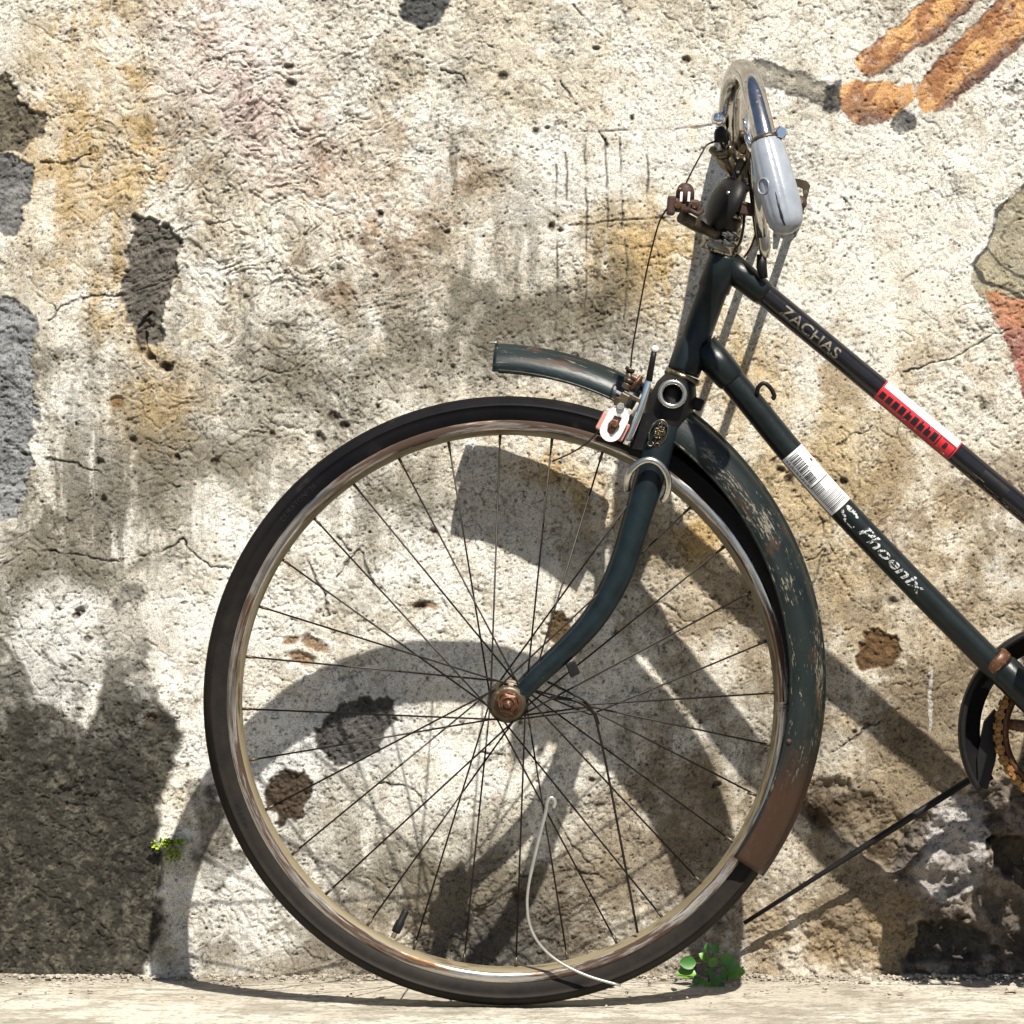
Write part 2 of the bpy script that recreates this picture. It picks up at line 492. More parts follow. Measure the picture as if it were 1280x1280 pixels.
#@@WALL
# ---------------------------------------------------------------- the plaster wall
SW = DW / F_PX / math.cos(PITCH)
def build_wall():
    gx = graded(-0.645, 0.645, 0.00114, -4.0, 4.0, 1.22)
    gz = graded(-0.03, 1.215, 0.00114, -0.15, 2.8, 1.22)
    X, Z = np.meshgrid(gx, gz)
    zz = Z - CAM_Z; dep_ = DW * math.cos(PITCH) - zz * math.sin(PITCH)
    px = (640 + F_PX * X / dep_).astype(np.float32)
    py = (640 - F_PX * (zz * math.cos(PITCH) + DW * math.sin(PITCH)) / dep_).astype(np.float32)
    pyz = lambda y: P(640, y, 0).z
    shp = px.shape
    w1 = fbm(px, py, 60, 1, 4) - 0.5; w2 = fbm(px, py, 60, 11, 4) - 0.5
    e1 = fbm(px, py, 14, 21, 3) - 0.5; e2 = fbm(px, py, 14, 31, 3) - 0.5
    wx = px + w1 * 46 + e1 * 12; wy = py + w2 * 46 + e2 * 12       # warped, for ragged outlines
    f1 = fbm(px, py, 6, 25, 2) - 0.5; f2 = fbm(px, py, 6, 35, 2) - 0.5
    ex = px + e1 * 17 + w1 * 14 + f1 * 6; ey = py + e2 * 17 + w2 * 14 + f2 * 6     # lightly warped
    wx = wx + f1 * 8; wy = wy + f2 * 8
    big = fbm(px, py, 420, 41, 5, 0.55); mid = fbm(px, py, 110, 51, 5, 0.6)
    fine = fbm(px, py, 11, 61, 3, 0.6); grain = fbm(px, py, 3.5, 71, 2, 0.55); lump = fbm(px, py, 28, 81, 3, 0.55)

    # ---- colour of the wall itself
    def C(*c): return np.array(c, np.float32)
    col = np.empty(shp + (3,), np.float32)
    t = sstep(0.34, 0.66, big)[..., None]
    col[:] = C(0.47, 0.415, 0.325) * (1 - t) + C(0.57, 0.535, 0.465) * t
    t2 = sstep(0.45, 0.68, mid)[..., None]
    col += (C(0.62, 0.60, 0.54) - col) * t2 * 0.55
    def blend(mask, c, k=1.0):
        mk = (np.clip(mask, 0, 1) * k)[..., None]
        col[:] = col * (1 - mk) + C(*c) * mk
    def ell(cx, cy, rx, ry, ang=0, soft=0.5, warp=1.0, X_=None, Y_=None):
        a = math.radians(ang)
        dx = (px + (wx - px) * warp - cx); dy = (py + (wy - py) * warp - cy)
        u = (dx * math.cos(a) + dy * math.sin(a)) / rx; v_ = (-dx * math.sin(a) + dy * math.cos(a)) / ry
        return 1 - sstep(1 - soft, 1 + soft * 0.6, np.hypot(u, v_))
    g1 = fbm(px, py, 120, 91, 7, 0.72); g2 = fbm(px, py, 46, 101, 5, 0.70); g3 = fbm(px * 2.4, py * 0.35, 60, 107, 6, 0.68)   # g3: rain streaks
    mott = sstep(0.41, 0.60, g1); mott2 = sstep(0.42, 0.60, g2); strk = sstep(0.43, 0.62, g3)
    # overall grime of many sizes
    blend(sstep(0.50, 0.66, g1 * 0.6 + g3 * 0.4), (0.25, 0.215, 0.155), 0.55)
    blend(sstep(0.53, 0.66, g2), (0.30, 0.25, 0.17), 0.45)
    blend(sstep(0.46, 0.34, g1), (0.66, 0.645, 0.60), 0.6)
    # pink and red-brown old limewash
    for a in ((300, 70, 120, 90, 20), (255, 40, 70, 50, 0), (390, 210, 90, 60, 30), (330, 130, 130, 60, 40)):
        blend(ell(*a, soft=0.9) * (0.35 + 0.65 * mott), (0.46, 0.345, 0.315), 0.52)
    for a in ((470, 290, 90, 56, 40), (440, 190, 60, 70, 0), (390, 350, 70, 36, 10), (560, 250, 60, 60, 0), (230, 180, 40, 90, 0)):
        blend(ell(*a, soft=0.9) * mott2, (0.27, 0.165, 0.09), 0.65)
    # ochre run-down on the left and near the head tube
    for a in ((110, 30, 36, 60, 70), (165, 110, 26, 90, -14), (160, 240, 36, 60, 20), (134, 320, 14, 100, 2), (150, 400, 46, 24, 0), (185, 440, 40, 22, 35),
              (70, 240, 60, 160, 0), (180, 190, 20, 60, 0), (100, 140, 60, 110, 0), (200, 520, 60, 60, 0)):
        blend(ell(*a, soft=0.9) * (0.25 + 0.75 * np.maximum(mott2, strk)), (0.40, 0.255, 0.08), 0.56)
    for a in ((790, 300, 56, 40, 20), (770, 360, 46, 60, 0), (905, 390, 36, 60, 10), (930, 470, 60, 60, 0), (740, 620, 90, 36, 20), (690, 590, 70, 40, 10), (640, 520, 90, 26, 5),
              (840, 330, 40, 80, 0)):
        blend(ell(*a, soft=0.9) * (0.3 + 0.7 * np.maximum(mott2, strk)), (0.38, 0.245, 0.075), 0.7)
    for a in ((1150, 900, 200, 260, 0), (1010, 700, 160, 200, 30), (1120, 520, 220, 150, 20), (1080, 600, 120, 90, 30), (900, 620, 120, 120, 0)):
        blend(ell(*a, soft=0.9) * (0.3 + 0.7 * mott), (0.42, 0.315, 0.165), 0.6)
    for a in ((1130, 560, 60, 36, -30), (1110, 640, 80, 40, 0), (1180, 470, 70, 40, 0), (1030, 470, 60, 60, 0), (1190, 690, 50, 50, 20)):
        blend(ell(*a, soft=0.9) * mott2, (0.22, 0.14, 0.06), 0.65)
    # grey-green mould and soot
    mould = (0.085, 0.075, 0.053)
    for a, k in (((565, 150, 30, 80, 0), .6), ((550, 225, 38, 80, 0), .65), ((590, 350, 130, 80, 0), .6), ((520, 420, 190, 60, -10), .55), ((430, 130, 40, 60, 0), .3),
                 ((700, 400, 120, 80, 0), .55), ((760, 370, 34, 80, 0), .65), ((650, 460, 180, 40, 0), .5), ((430, 520, 80, 40, 20), .6), ((300, 400, 120, 60, 0), .35),
                 ((60, 440, 100, 70, 0), .65), ((100, 560, 140, 80, 20), .62), ((60, 640, 120, 90, 0), .8), ((60, 735, 130, 50, -25), 1.2), ((160, 640, 70, 60, 0), .6),
                 ((250, 590, 110, 70, 0), .55), ((300, 470, 150, 70, 10), .42), ((340, 600, 70, 50, 0), .4), ((470, 630, 90, 60, 30), .5), ((210, 690, 60, 50, 0), .55),
                 ((520, 640, 70, 70, 0), .5), ((455, 730, 60, 40, 0), .4), ((700, 30, 60, 16, 40), .3), ((650, 250, 110, 60, 30), .3), ((1010, 200, 60, 60, 0), .2),
                 ((180, 310, 110, 40, 0), .3), ((70, 340, 60, 30, 0), .4), ((430, 1090, 130, 100, 0), .55), ((560, 1100, 120, 100, 0), .6), ((700, 1120, 150, 80, 0), .7),
                 ((380, 940, 60, 50, 0), .4), ((270, 1180, 120, 40, 0), .45), ((480, 960, 60, 50, 0), .4), ((820, 960, 120, 100, 0), .5), ((760, 700, 100, 80, 0), .4),
                 ((960, 960, 90, 120, 0), .6), ((1180, 900, 120, 90, 0), .6), ((1100, 870, 100, 60, 30), .45), ((1000, 1060, 90, 80, 0), .6)):
        blend(ell(*a, soft=0.9) * (0.10 + 0.90 * np.maximum(mott, strk * 0.85)), mould, min(0.92, k * 1.15))
    lr = sstep(560, 980, py + (g1 - 0.5) * 500 + (px - 900) * 0.55)  # lower right: brown grimy base, with heavier cast shade put into the colour
    blend(lr * sstep(640, 820, px) * (0.35 + 0.65 * mott), (0.22, 0.165, 0.105), 0.62)
    blend(lr * sstep(640, 820, px) * mott2, (0.11, 0.085, 0.058), 0.5)
    foot_shade = sstep(1020, 1200, py + (g2 - 0.5) * 260)  # foot darkened: tyre shadow near the ground put into the colour
    blend(foot_shade * np.maximum(mott, 0.35) * sstep(180, 320, px), (0.12, 0.095, 0.066), 0.62)
    # newer, whiter plaster in and left of the wheel
    for a in ((560, 720, 150, 60, -6), (380, 800, 110, 70, 10), (300, 900, 110, 90, 30), (75, 800, 62, 78, 25), (100, 845, 40, 50, 0), (330, 1130, 110, 70, 0),
              (580, 990, 110, 70, 20), (700, 850, 110, 90, 0), (250, 780, 70, 80, 0), (200, 880, 60, 80, 0), (690, 170, 34, 22, 0)):
        blend(ell(*a, soft=0.6) * (1 - 0.75 * mott2), (0.62, 0.60, 0.555), 0.75)
    blend(ell(75, 805, 66, 84, 25, soft=0.35) , (0.66, 0.65, 0.61), 0.7)
    for a in ((1180, 240, 200, 180, 0), (1230, 520, 130, 90, 0), (860, 40, 200, 60, 0), (1020, 330, 140, 90, 0)):
        blend(ell(*a, soft=0.9) * (1 - 0.6 * mott2), (0.63, 0.595, 0.52), 0.6)

    # height, metres towards the viewer
    rough = sstep(0.40, 0.62, fbm(px, py, 150, 65, 4, 0.6)) * 0.8 + 0.2
    H = (big - 0.5) * 0.012 + (mid - 0.5) * 0.0060 + (lump - 0.5) * 0.0030 * rough + (fine - 0.5) * 0.0024 * rough + (grain - 0.5) * 0.0013 * (0.4 + 0.6 * rough)
    # trowel wrinkles in the soft upper-left plaster
    tw = np.maximum(ell(300, 230, 260, 300, -20, soft=0.7, warp=2.0), 0.6 * ell(330, 520, 300, 150, 0, soft=0.8, warp=2.0))
    ang = fbm(px, py, 150, 111, 3) * 5.0
    uu = px * 0.35 + py * 0.94 + (fbm(px, py, 70, 121, 4) - 0.5) * 170; vv_ = px * 0.94 - py * 0.35 + (fbm(px, py, 70, 131, 3) - 0.5) * 90
    rid = 1 - np.abs(2 * fbm(uu * 1.0, vv_ * 0.40, 13, 141, 2, 0.45) - 1)
    rr = sstep(0.62, 0.98, rid)
    H -= tw * rr * 0.0020
    H += tw * (fbm(uu, vv_ * 0.4, 26, 151, 2) - 0.5) * 0.0026
    col *= (1 - 0.50 * tw * sstep(0.89, 1.0, rid) * sstep(0.36, 0.55, g2))[..., None]
    # shallower wrinkles everywhere
    rid2 = 1 - np.abs(2 * fbm(px + w1 * 60, py + w2 * 60, 30, 161, 3, 0.55) - 1)
    H -= sstep(0.86, 1.0, rid2) * 0.0012 * (0.4 + mott)

    # ---- coarse dark cement, lower left, and cement patches
    ids = np.zeros(shp, np.int32)
    def region(poly, warp='e'):
        X_, Y_ = (wx, wy) if warp == 'w' else (ex, ey)
        return inpoly(X_, Y_, poly)
    def soften(mask, it=3):
        f = mask.astype(np.float32)
        for _ in range(it):
            g = f.copy()
            g[1:-1, 1:-1] = (f[1:-1, 1:-1] * 2 + f[:-2, 1:-1] + f[2:, 1:-1] + f[1:-1, :-2] + f[1:-1, 2:]) / 6
            f = g
        return f
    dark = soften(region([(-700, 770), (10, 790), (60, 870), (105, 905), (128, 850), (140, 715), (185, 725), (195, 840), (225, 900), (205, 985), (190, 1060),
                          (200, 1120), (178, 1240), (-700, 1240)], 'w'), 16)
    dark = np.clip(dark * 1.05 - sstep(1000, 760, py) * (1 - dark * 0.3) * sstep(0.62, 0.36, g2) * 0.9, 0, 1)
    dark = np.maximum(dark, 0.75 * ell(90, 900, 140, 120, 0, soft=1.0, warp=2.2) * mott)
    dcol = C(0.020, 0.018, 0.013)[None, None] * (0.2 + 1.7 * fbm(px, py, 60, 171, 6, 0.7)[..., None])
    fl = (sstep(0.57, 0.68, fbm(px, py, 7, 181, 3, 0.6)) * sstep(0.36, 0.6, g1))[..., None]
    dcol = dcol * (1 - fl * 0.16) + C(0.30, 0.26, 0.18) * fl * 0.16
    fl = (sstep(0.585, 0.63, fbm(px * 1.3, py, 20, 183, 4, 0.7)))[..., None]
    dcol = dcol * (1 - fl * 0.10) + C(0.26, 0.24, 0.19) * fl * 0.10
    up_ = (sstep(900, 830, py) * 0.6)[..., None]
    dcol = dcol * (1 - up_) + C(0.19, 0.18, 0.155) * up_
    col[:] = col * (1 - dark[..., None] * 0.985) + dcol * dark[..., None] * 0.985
    H += dark * ((fbm(px, py, 8, 191, 2) - 0.5) * 0.0034 - 0.0012)
    # small dark island right of the moss
    isl = soften(region([(228, 975), (262, 985), (285, 1040), (300, 1075), (262, 1130), (236, 1085), (240, 1030)], 'w'), 4)
    blend(isl * (0.5 + 0.5 * mott), (0.05, 0.045, 0.038), 0.9)
    # plaster ridge between the two
    d = segdist(ex, ey, [(232, 1060), (222, 1100), (216, 1150), (240, 1200)])
    H += sstep(16, 2, d) * 0.004; blend(sstep(18, 4, d), (0.46, 0.44, 0.41), 0.6)

    patches = [
        ([(-260, 80), (8, 95), (30, 128), (58, 148), (52, 168), (22, 186), (-260, 200)], (0.16, 0.135, 0.095), 0.0035),
        ([(-260, 215), (4, 188), (34, 196), (42, 236), (30, 262), (24, 292), (-260, 300)], (0.17, 0.165, 0.16), 0.0035),
        ([(168, 270), (200, 280), (228, 302), (214, 338), (207, 384), (198, 436), (176, 426), (150, 372), (158, 310)], (0.135, 0.12, 0.10), 0.0050),
        ([(-260, 372), (20, 376), (42, 402), (40, 470), (48, 540), (30, 610), (18, 650), (-260, 668)], (0.23, 0.23, 0.23), 0.0015),
        ([(496, -60), (566, -60), (562, 6), (548, 24), (530, 36), (508, 18)], (0.085, 0.085, 0.082), 0.0040),
        ([(392, 905), (420, 878), (452, 868), (492, 874), (494, 905), (470, 940), (430, 966), (406, 948)], (0.075, 0.07, 0.066), 0.0022),
        ([(330, 985), (352, 960), (386, 962), (390, 995), (374, 1024), (345, 1034)], (0.085, 0.06, 0.04), 0.0025),
        ([(682, 770), (704, 762), (718, 770), (712, 794), (694, 802), (680, 794)], (0.10, 0.065, 0.03), 0.0025),
        ([(1070, 800), (1096, 786), (1124, 796), (1128, 822), (1102, 840), (1074, 834)], (0.11, 0.062, 0.028), 0.0030),
    ]
    npatch = len(patches)
    for k, (poly, c, dep) in enumerate(patches):
        mk = region(poly)
        ids[mk] = k + 1
        sm = soften(mk, 2)
        cc = C(*c)[None, None] * 0.8 * (0.1 + 1.8 * fbm(px, py, 30, 200 + k, 6, 0.74))[..., None]
        col[:] = col * (1 - sm[..., None]) + cc * sm[..., None]
        H += sm * (-dep + (fbm(px, py, 7, 220 + k, 3, 0.6) - 0.5) * 0.0050)
        edge = soften(mk, 7) - sm                      # raised broken lip round the hole
        H += np.clip(edge, 0, 1) * 0.003
    # blue-white speckled scraps round the wheel patches
    for a in ((450, 905, 90, 66, -20), (350, 985, 50, 60, 0)):
        blend(ell(*a, soft=0.5) * (ids == 0), (0.42, 0.43, 0.44), 0.55)
    blend(ell(880, 672, 34, 34, 0, soft=0.6), (0.36, 0.22, 0.05), 0.6)
    blend(ell(690, 650, 120, 50, 0, soft=0.8), (0.40, 0.33, 0.24), 0.35)
    for a in ((395, 800, 20, 8, 20), (378, 822, 16, 10, 0), (365, 798, 10, 7, 0), (530, 758, 18, 5, 10), (150, 505, 9, 7, 0)):
        mk = ell(*a, soft=0.4, warp=0.5); blend(mk, (0.20, 0.11, 0.045), 0.85); H -= mk * 0.003
    # ---- worn rubble foot of the wall and the broken corner at lower right
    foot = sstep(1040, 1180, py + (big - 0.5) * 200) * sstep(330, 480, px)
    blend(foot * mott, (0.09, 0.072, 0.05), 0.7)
    H += foot * ((fbm(px, py, 22, 231, 4, 0.6) - 0.5) * 0.012)
    ft = ell(620, 1190, 90, 60, 0, soft=0.7) ; blend(ft * mott, (0.05, 0.048, 0.045), 0.8)
    ft2 = sstep(1090, 1160, py) * sstep(900, 960, px)
    blend(ft2 * (0.4 + 0.6 * mott2), (0.26, 0.19, 0.11), 0.7); H += ft2 * (fbm(px, py, 13, 241, 3, 0.6) - 0.5) * 0.009
    hollow = soften(region([(1030, 985), (1062, 978), (1092, 1000), (1124, 1012), (1142, 1030), (1150, 1062), (1128, 1092), (1080, 1080), (1040, 1046), (1000, 1020)], 'w'), 12)
    blend(hollow * (0.62 + 0.38 * mott2), (0.050, 0.033, 0.018), 0.95)  # dark brown hollow, darkened further for the down tube's shadow over it
    H += hollow * (-0.0055 + (fbm(px, py, 20, 251, 4, 0.6) - 0.5) * 0.014)
    rub = soften(region([(1156, 1010), (1210, 985), (1330, 930), (1600, 900), (1600, 1240), (1140, 1240), (1138, 1190), (1150, 1130), (1120, 1085)], 'w'), 6)
    rc = C(0.19, 0.155, 0.13)[None, None] * (0.1 + 1.5 * fbm(px, py, 34, 261, 5, 0.62))[..., None]
    col[:] = col * (1 - rub[..., None] * 0.9) + rc * rub[..., None] * 0.9
    st = fbm(px, py, 44, 271, 4, 0.55)
    H += rub * ((st - 0.5) * 0.040 + (lump - 0.5) * 0.014)
    blend(rub * sstep(0.52, 0.40, st), (0.06, 0.05, 0.042), 0.7)
    cave = soften(region([(1236, 1040), (1262, 1048), (1300, 1062), (1340, 1060), (1340, 1096), (1290, 1098), (1262, 1090), (1244, 1072)], 'e'), 5)
    H -= cave * 0.034; blend(cave, (0.05, 0.038, 0.026), 0.8)
    cave2 = soften(region([(1140, 1142), (1180, 1148), (1226, 1176), (1240, 1200), (1180, 1206), (1146, 1190)], 'w'), 6)
    H -= cave2 * 0.020; blend(cave2, (0.055, 0.05, 0.042), 0.8)
    smear = soften(region([(1176, 985), (1228, 990), (1238, 1040), (1232, 1100), (1196, 1130), (1150, 1120), (1140, 1090), (1160, 1040)], 'e'), 5)
    blend(smear * (0.5 + 0.5 * mott2), (0.38, 0.36, 0.35), 0.72); H += smear * 0.006

    # ---- cracks, scratched grid, holes
    def line(pl, wdt, dep, k, c=(0.055, 0.045, 0.035), wob=1.0):
        xs = [p[0] for p in pl]; ys = [p[1] for p in pl]
        jy = np.where((gz > pyz(max(ys) + 30)) & (gz < pyz(min(ys) - 30)))[0]
        jx = np.where((gx > (min(xs) - 30 - 640) * SW) & (gx < (max(xs) + 30 - 640) * SW))[0]
        if not len(jy) or not len(jx): return
        sl = (slice(jy[0], jy[-1] + 1), slice(jx[0], jx[-1] + 1))
        d = segdist(px[sl] + (e1[sl] * 10 + w1[sl] * 8) * wob, py[sl] + (e2[sl] * 10 + w2[sl] * 8) * wob, pl)
        wd = wdt * (0.35 + 1.3 * fbm(px[sl], py[sl], 18, 281, 2))
        mk = (1 - sstep(wd * 0.5, wd * 0.5 + 1.3, d)) * (0.25 + 0.75 * sstep(0.36, 0.52, fbm(px[sl], py[sl], 26, 291, 3)))
        H[sl] -= mk * dep
        col[sl] = col[sl] * (1 - mk[..., None] * k) + C(*c) * mk[..., None] * k
    for x, y0, y1 in ((695, 205, 440), (731, 172, 440), (756, 172, 290), (774, 172, 285), (781, 300, 400), (807, 165, 272), (706, 190, 250)):
        line([(x, y0), (x + 3, (y0 + y1) / 2), (x + (3 if y1 < 400 else -2), y1)], 1.3, 0.0012, 0.8, wob=0.35)
    line([(690, 165), (760, 163), (830, 162), (890, 157)], 1.4, 0.0012, 0.8, wob=0.35)
    line([(688, 283), (740, 280), (775, 275), (850, 272)], 1.4, 0.0012, 0.8, wob=0.35)
    for pl, wd in (
        ([(50, 205), (85, 203), (118, 192), (160, 183)], 2.4), ([(60, 402), (90, 376), (130, 370), (158, 374)], 3.0), ([(46, 366), (72, 388)], 1.6),
        ([(16, 560), (60, 572), (120, 586), (136, 596)], 2.0), ([(10, 548), (38, 568)], 5), ([(64, 688), (110, 694), (150, 702), (190, 692), (228, 676)], 2.0),
        ([(0, 712), (30, 692), (64, 688)], 2.0), ([(228, 676), (262, 708), (282, 712)], 1.6),
        ([(700, 100), (722, 130), (746, 160), (760, 182)], 2.0), ([(552, 84), (570, 88), (580, 104)], 2.6), ([(720, 4), (740, 32), (752, 44)], 2.0),
        ([(1128, 466), (1180, 450), (1212, 436), (1256, 412), (1290, 406)], 1.8), ([(1010, 702), (1030, 690), (1022, 720), (1006, 752)], 1.8),
        ([(1045, 560), (1060, 548), (1090, 530)], 1.6), ([(1020, 640), (1042, 690), (1050, 700)], 1.5), ([(1030, 612), (1090, 640)], 1.0),
        ([(660, 1000), (690, 1010), (740, 1090)], 1.4), ([(650, 1096), (690, 1092), (720, 1090), (745, 1096)], 3.2), ([(600, 938), (640, 948)], 2.0),
        ([(470, 980), (520, 985), (535, 1010)], 2.2), ([(395, 650), (420, 668), (440, 690)], 2.6), ([(420, 720), (450, 690), (470, 735)], 2.0),
        ([(380, 690), (402, 735), (412, 770)], 1.8), ([(1120, 540), (1135, 500)], 1.4), ([(1040, 940), (1070, 920), (1100, 900)], 1.2)):
        line(pl, wd * 0.62, 0.0024, 0.8)
    line([(190, 396), (176, 415), (180, 440), (196, 456), (214, 458)], 10, 0.009, 0.85)       # deep hole below the tall patch
    line([(1163, 830), (1162, 870), (1162, 912)], 3.0, -0.001, 0.7, (0.44, 0.42, 0.38), 0.4)   # pale drip
    line([(860, 74), (858, 120), (866, 170)], 14, 0.0, 0.30, (0.44, 0.34, 0.15), 0.6)          # rusty drip under a nail hole
    line([(654, 470), (654, 500)], 8, 0.0, 0.6, (0.70, 0.66, 0.56), 0.4)
    holes = [(208, 458, 9), (125, 577, 6), (268, 577, 5), (222, 572, 3.5), (628, 95, 5), (360, 84, 6), (364, 104, 6), (475, 268, 5), (858, 74, 4),
             (690, 285, 6), (700, 288, 5), (542, 664, 6), (527, 757, 7), (560, 290, 4), (976, 588, 6), (985, 600, 7), (1010, 602, 5), (472, 508, 3),
             (340, 543, 4), (400, 545, 8), (415, 520, 7), (430, 532, 6), (130, 626, 5), (165, 550, 5), (1115, 752, 9), (1040, 610, 3), (1054, 602, 4),
             (897, 980, 5), (1068, 915, 4), (1085, 905, 4), (670, 165, 5), (684, 160, 5), (790, 148, 3), (745, 60, 4), (470, 345, 4), (95, 770, 5),
             (110, 800, 5), (100, 765, 7), (188, 900, 6), (740, 975, 4), (700, 1120, 8), (600, 1140, 9), (648, 1120, 10), (770, 790, 3)]
    rng = np.random.RandomState(5)
    holes = [(x, y, r, 0.0045) for x, y, r in holes]
    for _ in range(7500):                              # the pores of the render
        x, y = rng.uniform(-40, 1320), rng.uniform(-40, 1230)
        holes.append((x, y, rng.uniform(0.7, 1.3) if rng.rand() < 0.93 else rng.uniform(1.3, 2.6), 0.0018))
    x0, z0 = gx, gz
    for x, y, r, dep in holes:
        cx = (x - 640) * SW; cz = pyz(y); R = (r + 4) * SW
        a, b_ = np.searchsorted(x0, (cx - R, cx + R)); c, d_ = np.searchsorted(z0, (cz - R, cz + R))
        if b_ <= a or d_ <= c: continue
        sl = (slice(c, d_), slice(a, b_))
        dd = np.hypot((px[sl] - x) * rng.uniform(0.7, 1.2), (py[sl] - y) * rng.uniform(0.7, 1.3)) + e1[sl] * r * 1.2
        mk = 1 - sstep(r * 0.45, r + 0.7, dd)
        H[sl] -= mk * dep
        kk = 0.75 if dep > 0.002 else 0.55
        col[sl] = col[sl] * (1 - mk[..., None] * kk) + C(0.07, 0.05, 0.035) * mk[..., None] * kk
    # dirt held in the pores
    dens = sstep(0.34, 0.66, fbm(px, py, 70, 501, 4, 0.6))
    pv = grain * 0.62 + fine * 0.38
    pore = sstep(0.36 + 0.05 * dens, 0.28 + 0.05 * dens, pv)
    worm = 1 - np.abs(2 * fbm(px + e1 * 30, py + e2 * 30, 15, 511, 2, 0.55) - 1)
    worm = sstep(0.90, 0.985, worm) * sstep(0.40, 0.62, fbm(px, py, 34, 521, 3, 0.6))
    pore *= 0.25 + 0.75 * rough
    col *= (1 - 0.30 * pore)[..., None] * (1 - 0.42 * worm)[..., None]
    H -= pore * 0.0005 + worm * 0.0012
    sp_ = vn(px / 2.7 + e1 * 3, py / 2.7 + e2 * 3, 531) * 0.75 + vn(px / 5.5, py / 5.5, 541) * 0.25
    speck = sstep(0.31, 0.17, sp_) * (0.35 + 0.65 * dens)
    col *= (1 - 0.62 * speck)[..., None]
    H -= speck * 0.0005
    lightc = sstep(0.60, 0.72, pv)[..., None] * 0.35
    col += (np.minimum(col * 1.35, 0.74) - col) * lightc
    col *= (0.88 + 0.24 * lump)[..., None]

    # ---- old brush-painted colour on the wall (plain bands and blocks)
    base_id = npatch
    ex = px + e1 * 9 + w1 * 10 + f1 * 5; ey = py + e2 * 9 + w2 * 10 + f2 * 5
    def band(pl, w0, w1_, k):
        """tapered brush band along pl; returns mask and signed across position"""
        best = np.full(shp, 1e9, np.float32); across = np.zeros(shp, np.float32); tt = np.zeros(shp, np.float32)
        L = [math.dist(a, b2) for a, b2 in zip(pl, pl[1:])]; tot = sum(L); s = 0
        for (p0, p1), l in zip(zip(pl, pl[1:]), L):
            dx, dy = (p1[0] - p0[0]) / l, (p1[1] - p0[1]) / l
            a = np.clip((ex - p0[0]) * dx + (ey - p0[1]) * dy, 0, l)
            ox, oy = ex - p0[0] - a * dx, ey - p0[1] - a * dy
            d = np.hypot(ox, oy); up2 = d < best
            best = np.where(up2, d, best); across = np.where(up2, ox * -dy + oy * dx, across); tt = np.where(up2, (s + a) / tot, tt); s += l
        wd = w0 + (w1_ - w0) * tt
        return best < wd, across / wd, tt
    def paint(mk, c, k=0.9):
        f = soften(mk, 1)[..., None] * k * (0.80 + 0.20 * sstep(0.28, 0.45, fine))[..., None]
        col[:] = col * (1 - f) + c * f
    tan = C(0.25, 0.092, 0.022)[None, None]; lighttan = C(0.50, 0.26, 0.09)[None, None]; plum = C(0.055, 0.016, 0.016)[None, None]
    streak = sstep(0.40, 0.62, fbm(px * 0.8 + py * 0.7, py * 0.25 - px * 0.3, 14, 301, 3, 0.6))[..., None]
    def painted(pl, w0, w1_, k, name):
        mk, ac, tt = band(pl, w0, w1_, k)
        ids[mk & (ids == 0)] = base_id + k
        c = tan * (1 - streak) + lighttan * streak
        c = c * (0.85 + 0.3 * mid[..., None])
        ed = np.clip(sstep(0.35, 0.85, ac) * 0.9 + sstep(0.80, 0.96, -ac) * 0.85, 0, 1)[..., None]
        c = c * (1 - ed) + plum * ed
        paint(mk, c)
        return mk
    painted([(1086, 78), (1120, 56), (1168, 20), (1240, -50)], 17, 30, 1, '')
    painted([(1170, 116), (1204, 82), (1250, 42), (1340, -30)], 25, 40, 2, '')
    mk = region([(1052, 104), (1076, 100), (1110, 100), (1138, 106), (1144, 120), (1134, 132), (1112, 148), (1096, 158), (1070, 150), (1056, 138), (1048, 118)])
    ids[mk & (ids == 0)] = base_id + 3
    c = tan * (1 - streak) + lighttan * streak
    ed = sstep(120, 156, ey + (lump - 0.5) * 30)[..., None] * 0.75
    paint(mk, c * (1 - ed) + plum * ed)
    mk, ac, tt = band([(948, 92), (990, 102), (1036, 118)], 17, 15, 4)
    ids[mk & (ids == 0)] = base_id + 4
    g = C(0.20, 0.18, 0.14)[None, None] * (0.7 + 0.6 * streak) * (1 + 0.7 * sstep(0.45, 0.0, np.abs(ac + 0.2)))[..., None]
    ed = np.clip(sstep(0.62, 0.86, np.abs(ac)), 0, 1)[..., None]
    paint(mk, g * (1 - ed) + C(0.05, 0.045, 0.04) * ed)
    mk = region([(1030, 104), (1050, 96), (1056, 136), (1044, 142), (1028, 132)]) | (np.hypot(ex - 1131, (ey - 150) * 1.05) < 17)
    ids[mk] = base_id + 5
    paint(mk, C(0.035, 0.034, 0.036)[None, None] * (0.6 + 0.8 * streak))
    mk = region([(1340, 190), (1280, 232), (1246, 262), (1238, 300), (1214, 332), (1212, 358), (1232, 378), (1258, 372), (1300, 392), (1500, 420), (1500, 190)])
    ids[mk] = base_id + 6
    c = C(0.235, 0.20, 0.125)[None, None] * (0.72 + 0.56 * fbm(px, py, 26, 311, 4)[..., None]) + streak * 0.03
    paint(mk, c)
    line([(1340, 190), (1280, 232), (1246, 262), (1236, 304), (1214, 332), (1230, 352), (1262, 362), (1300, 386)], 4.0, 0, 0.9, (0.03, 0.026, 0.022), 0.6)
    line([(1234, 312), (1250, 332), (1290, 352)], 3.4, 0, 0.8, (0.03, 0.026, 0.022), 0.6)
    line([(1252, 300), (1262, 276), (1274, 262)], 2.6, 0, 0.6, (0.05, 0.045, 0.035), 0.6)
    mk = region([(1234, 362), (1262, 368), (1330, 392), (1330, 600), (1292, 530), (1270, 470), (1254, 420), (1240, 388)])
    ids[mk] = base_id + 7
    c = C(0.30, 0.10, 0.075)[None, None] * (0.7 + 0.6 * streak)
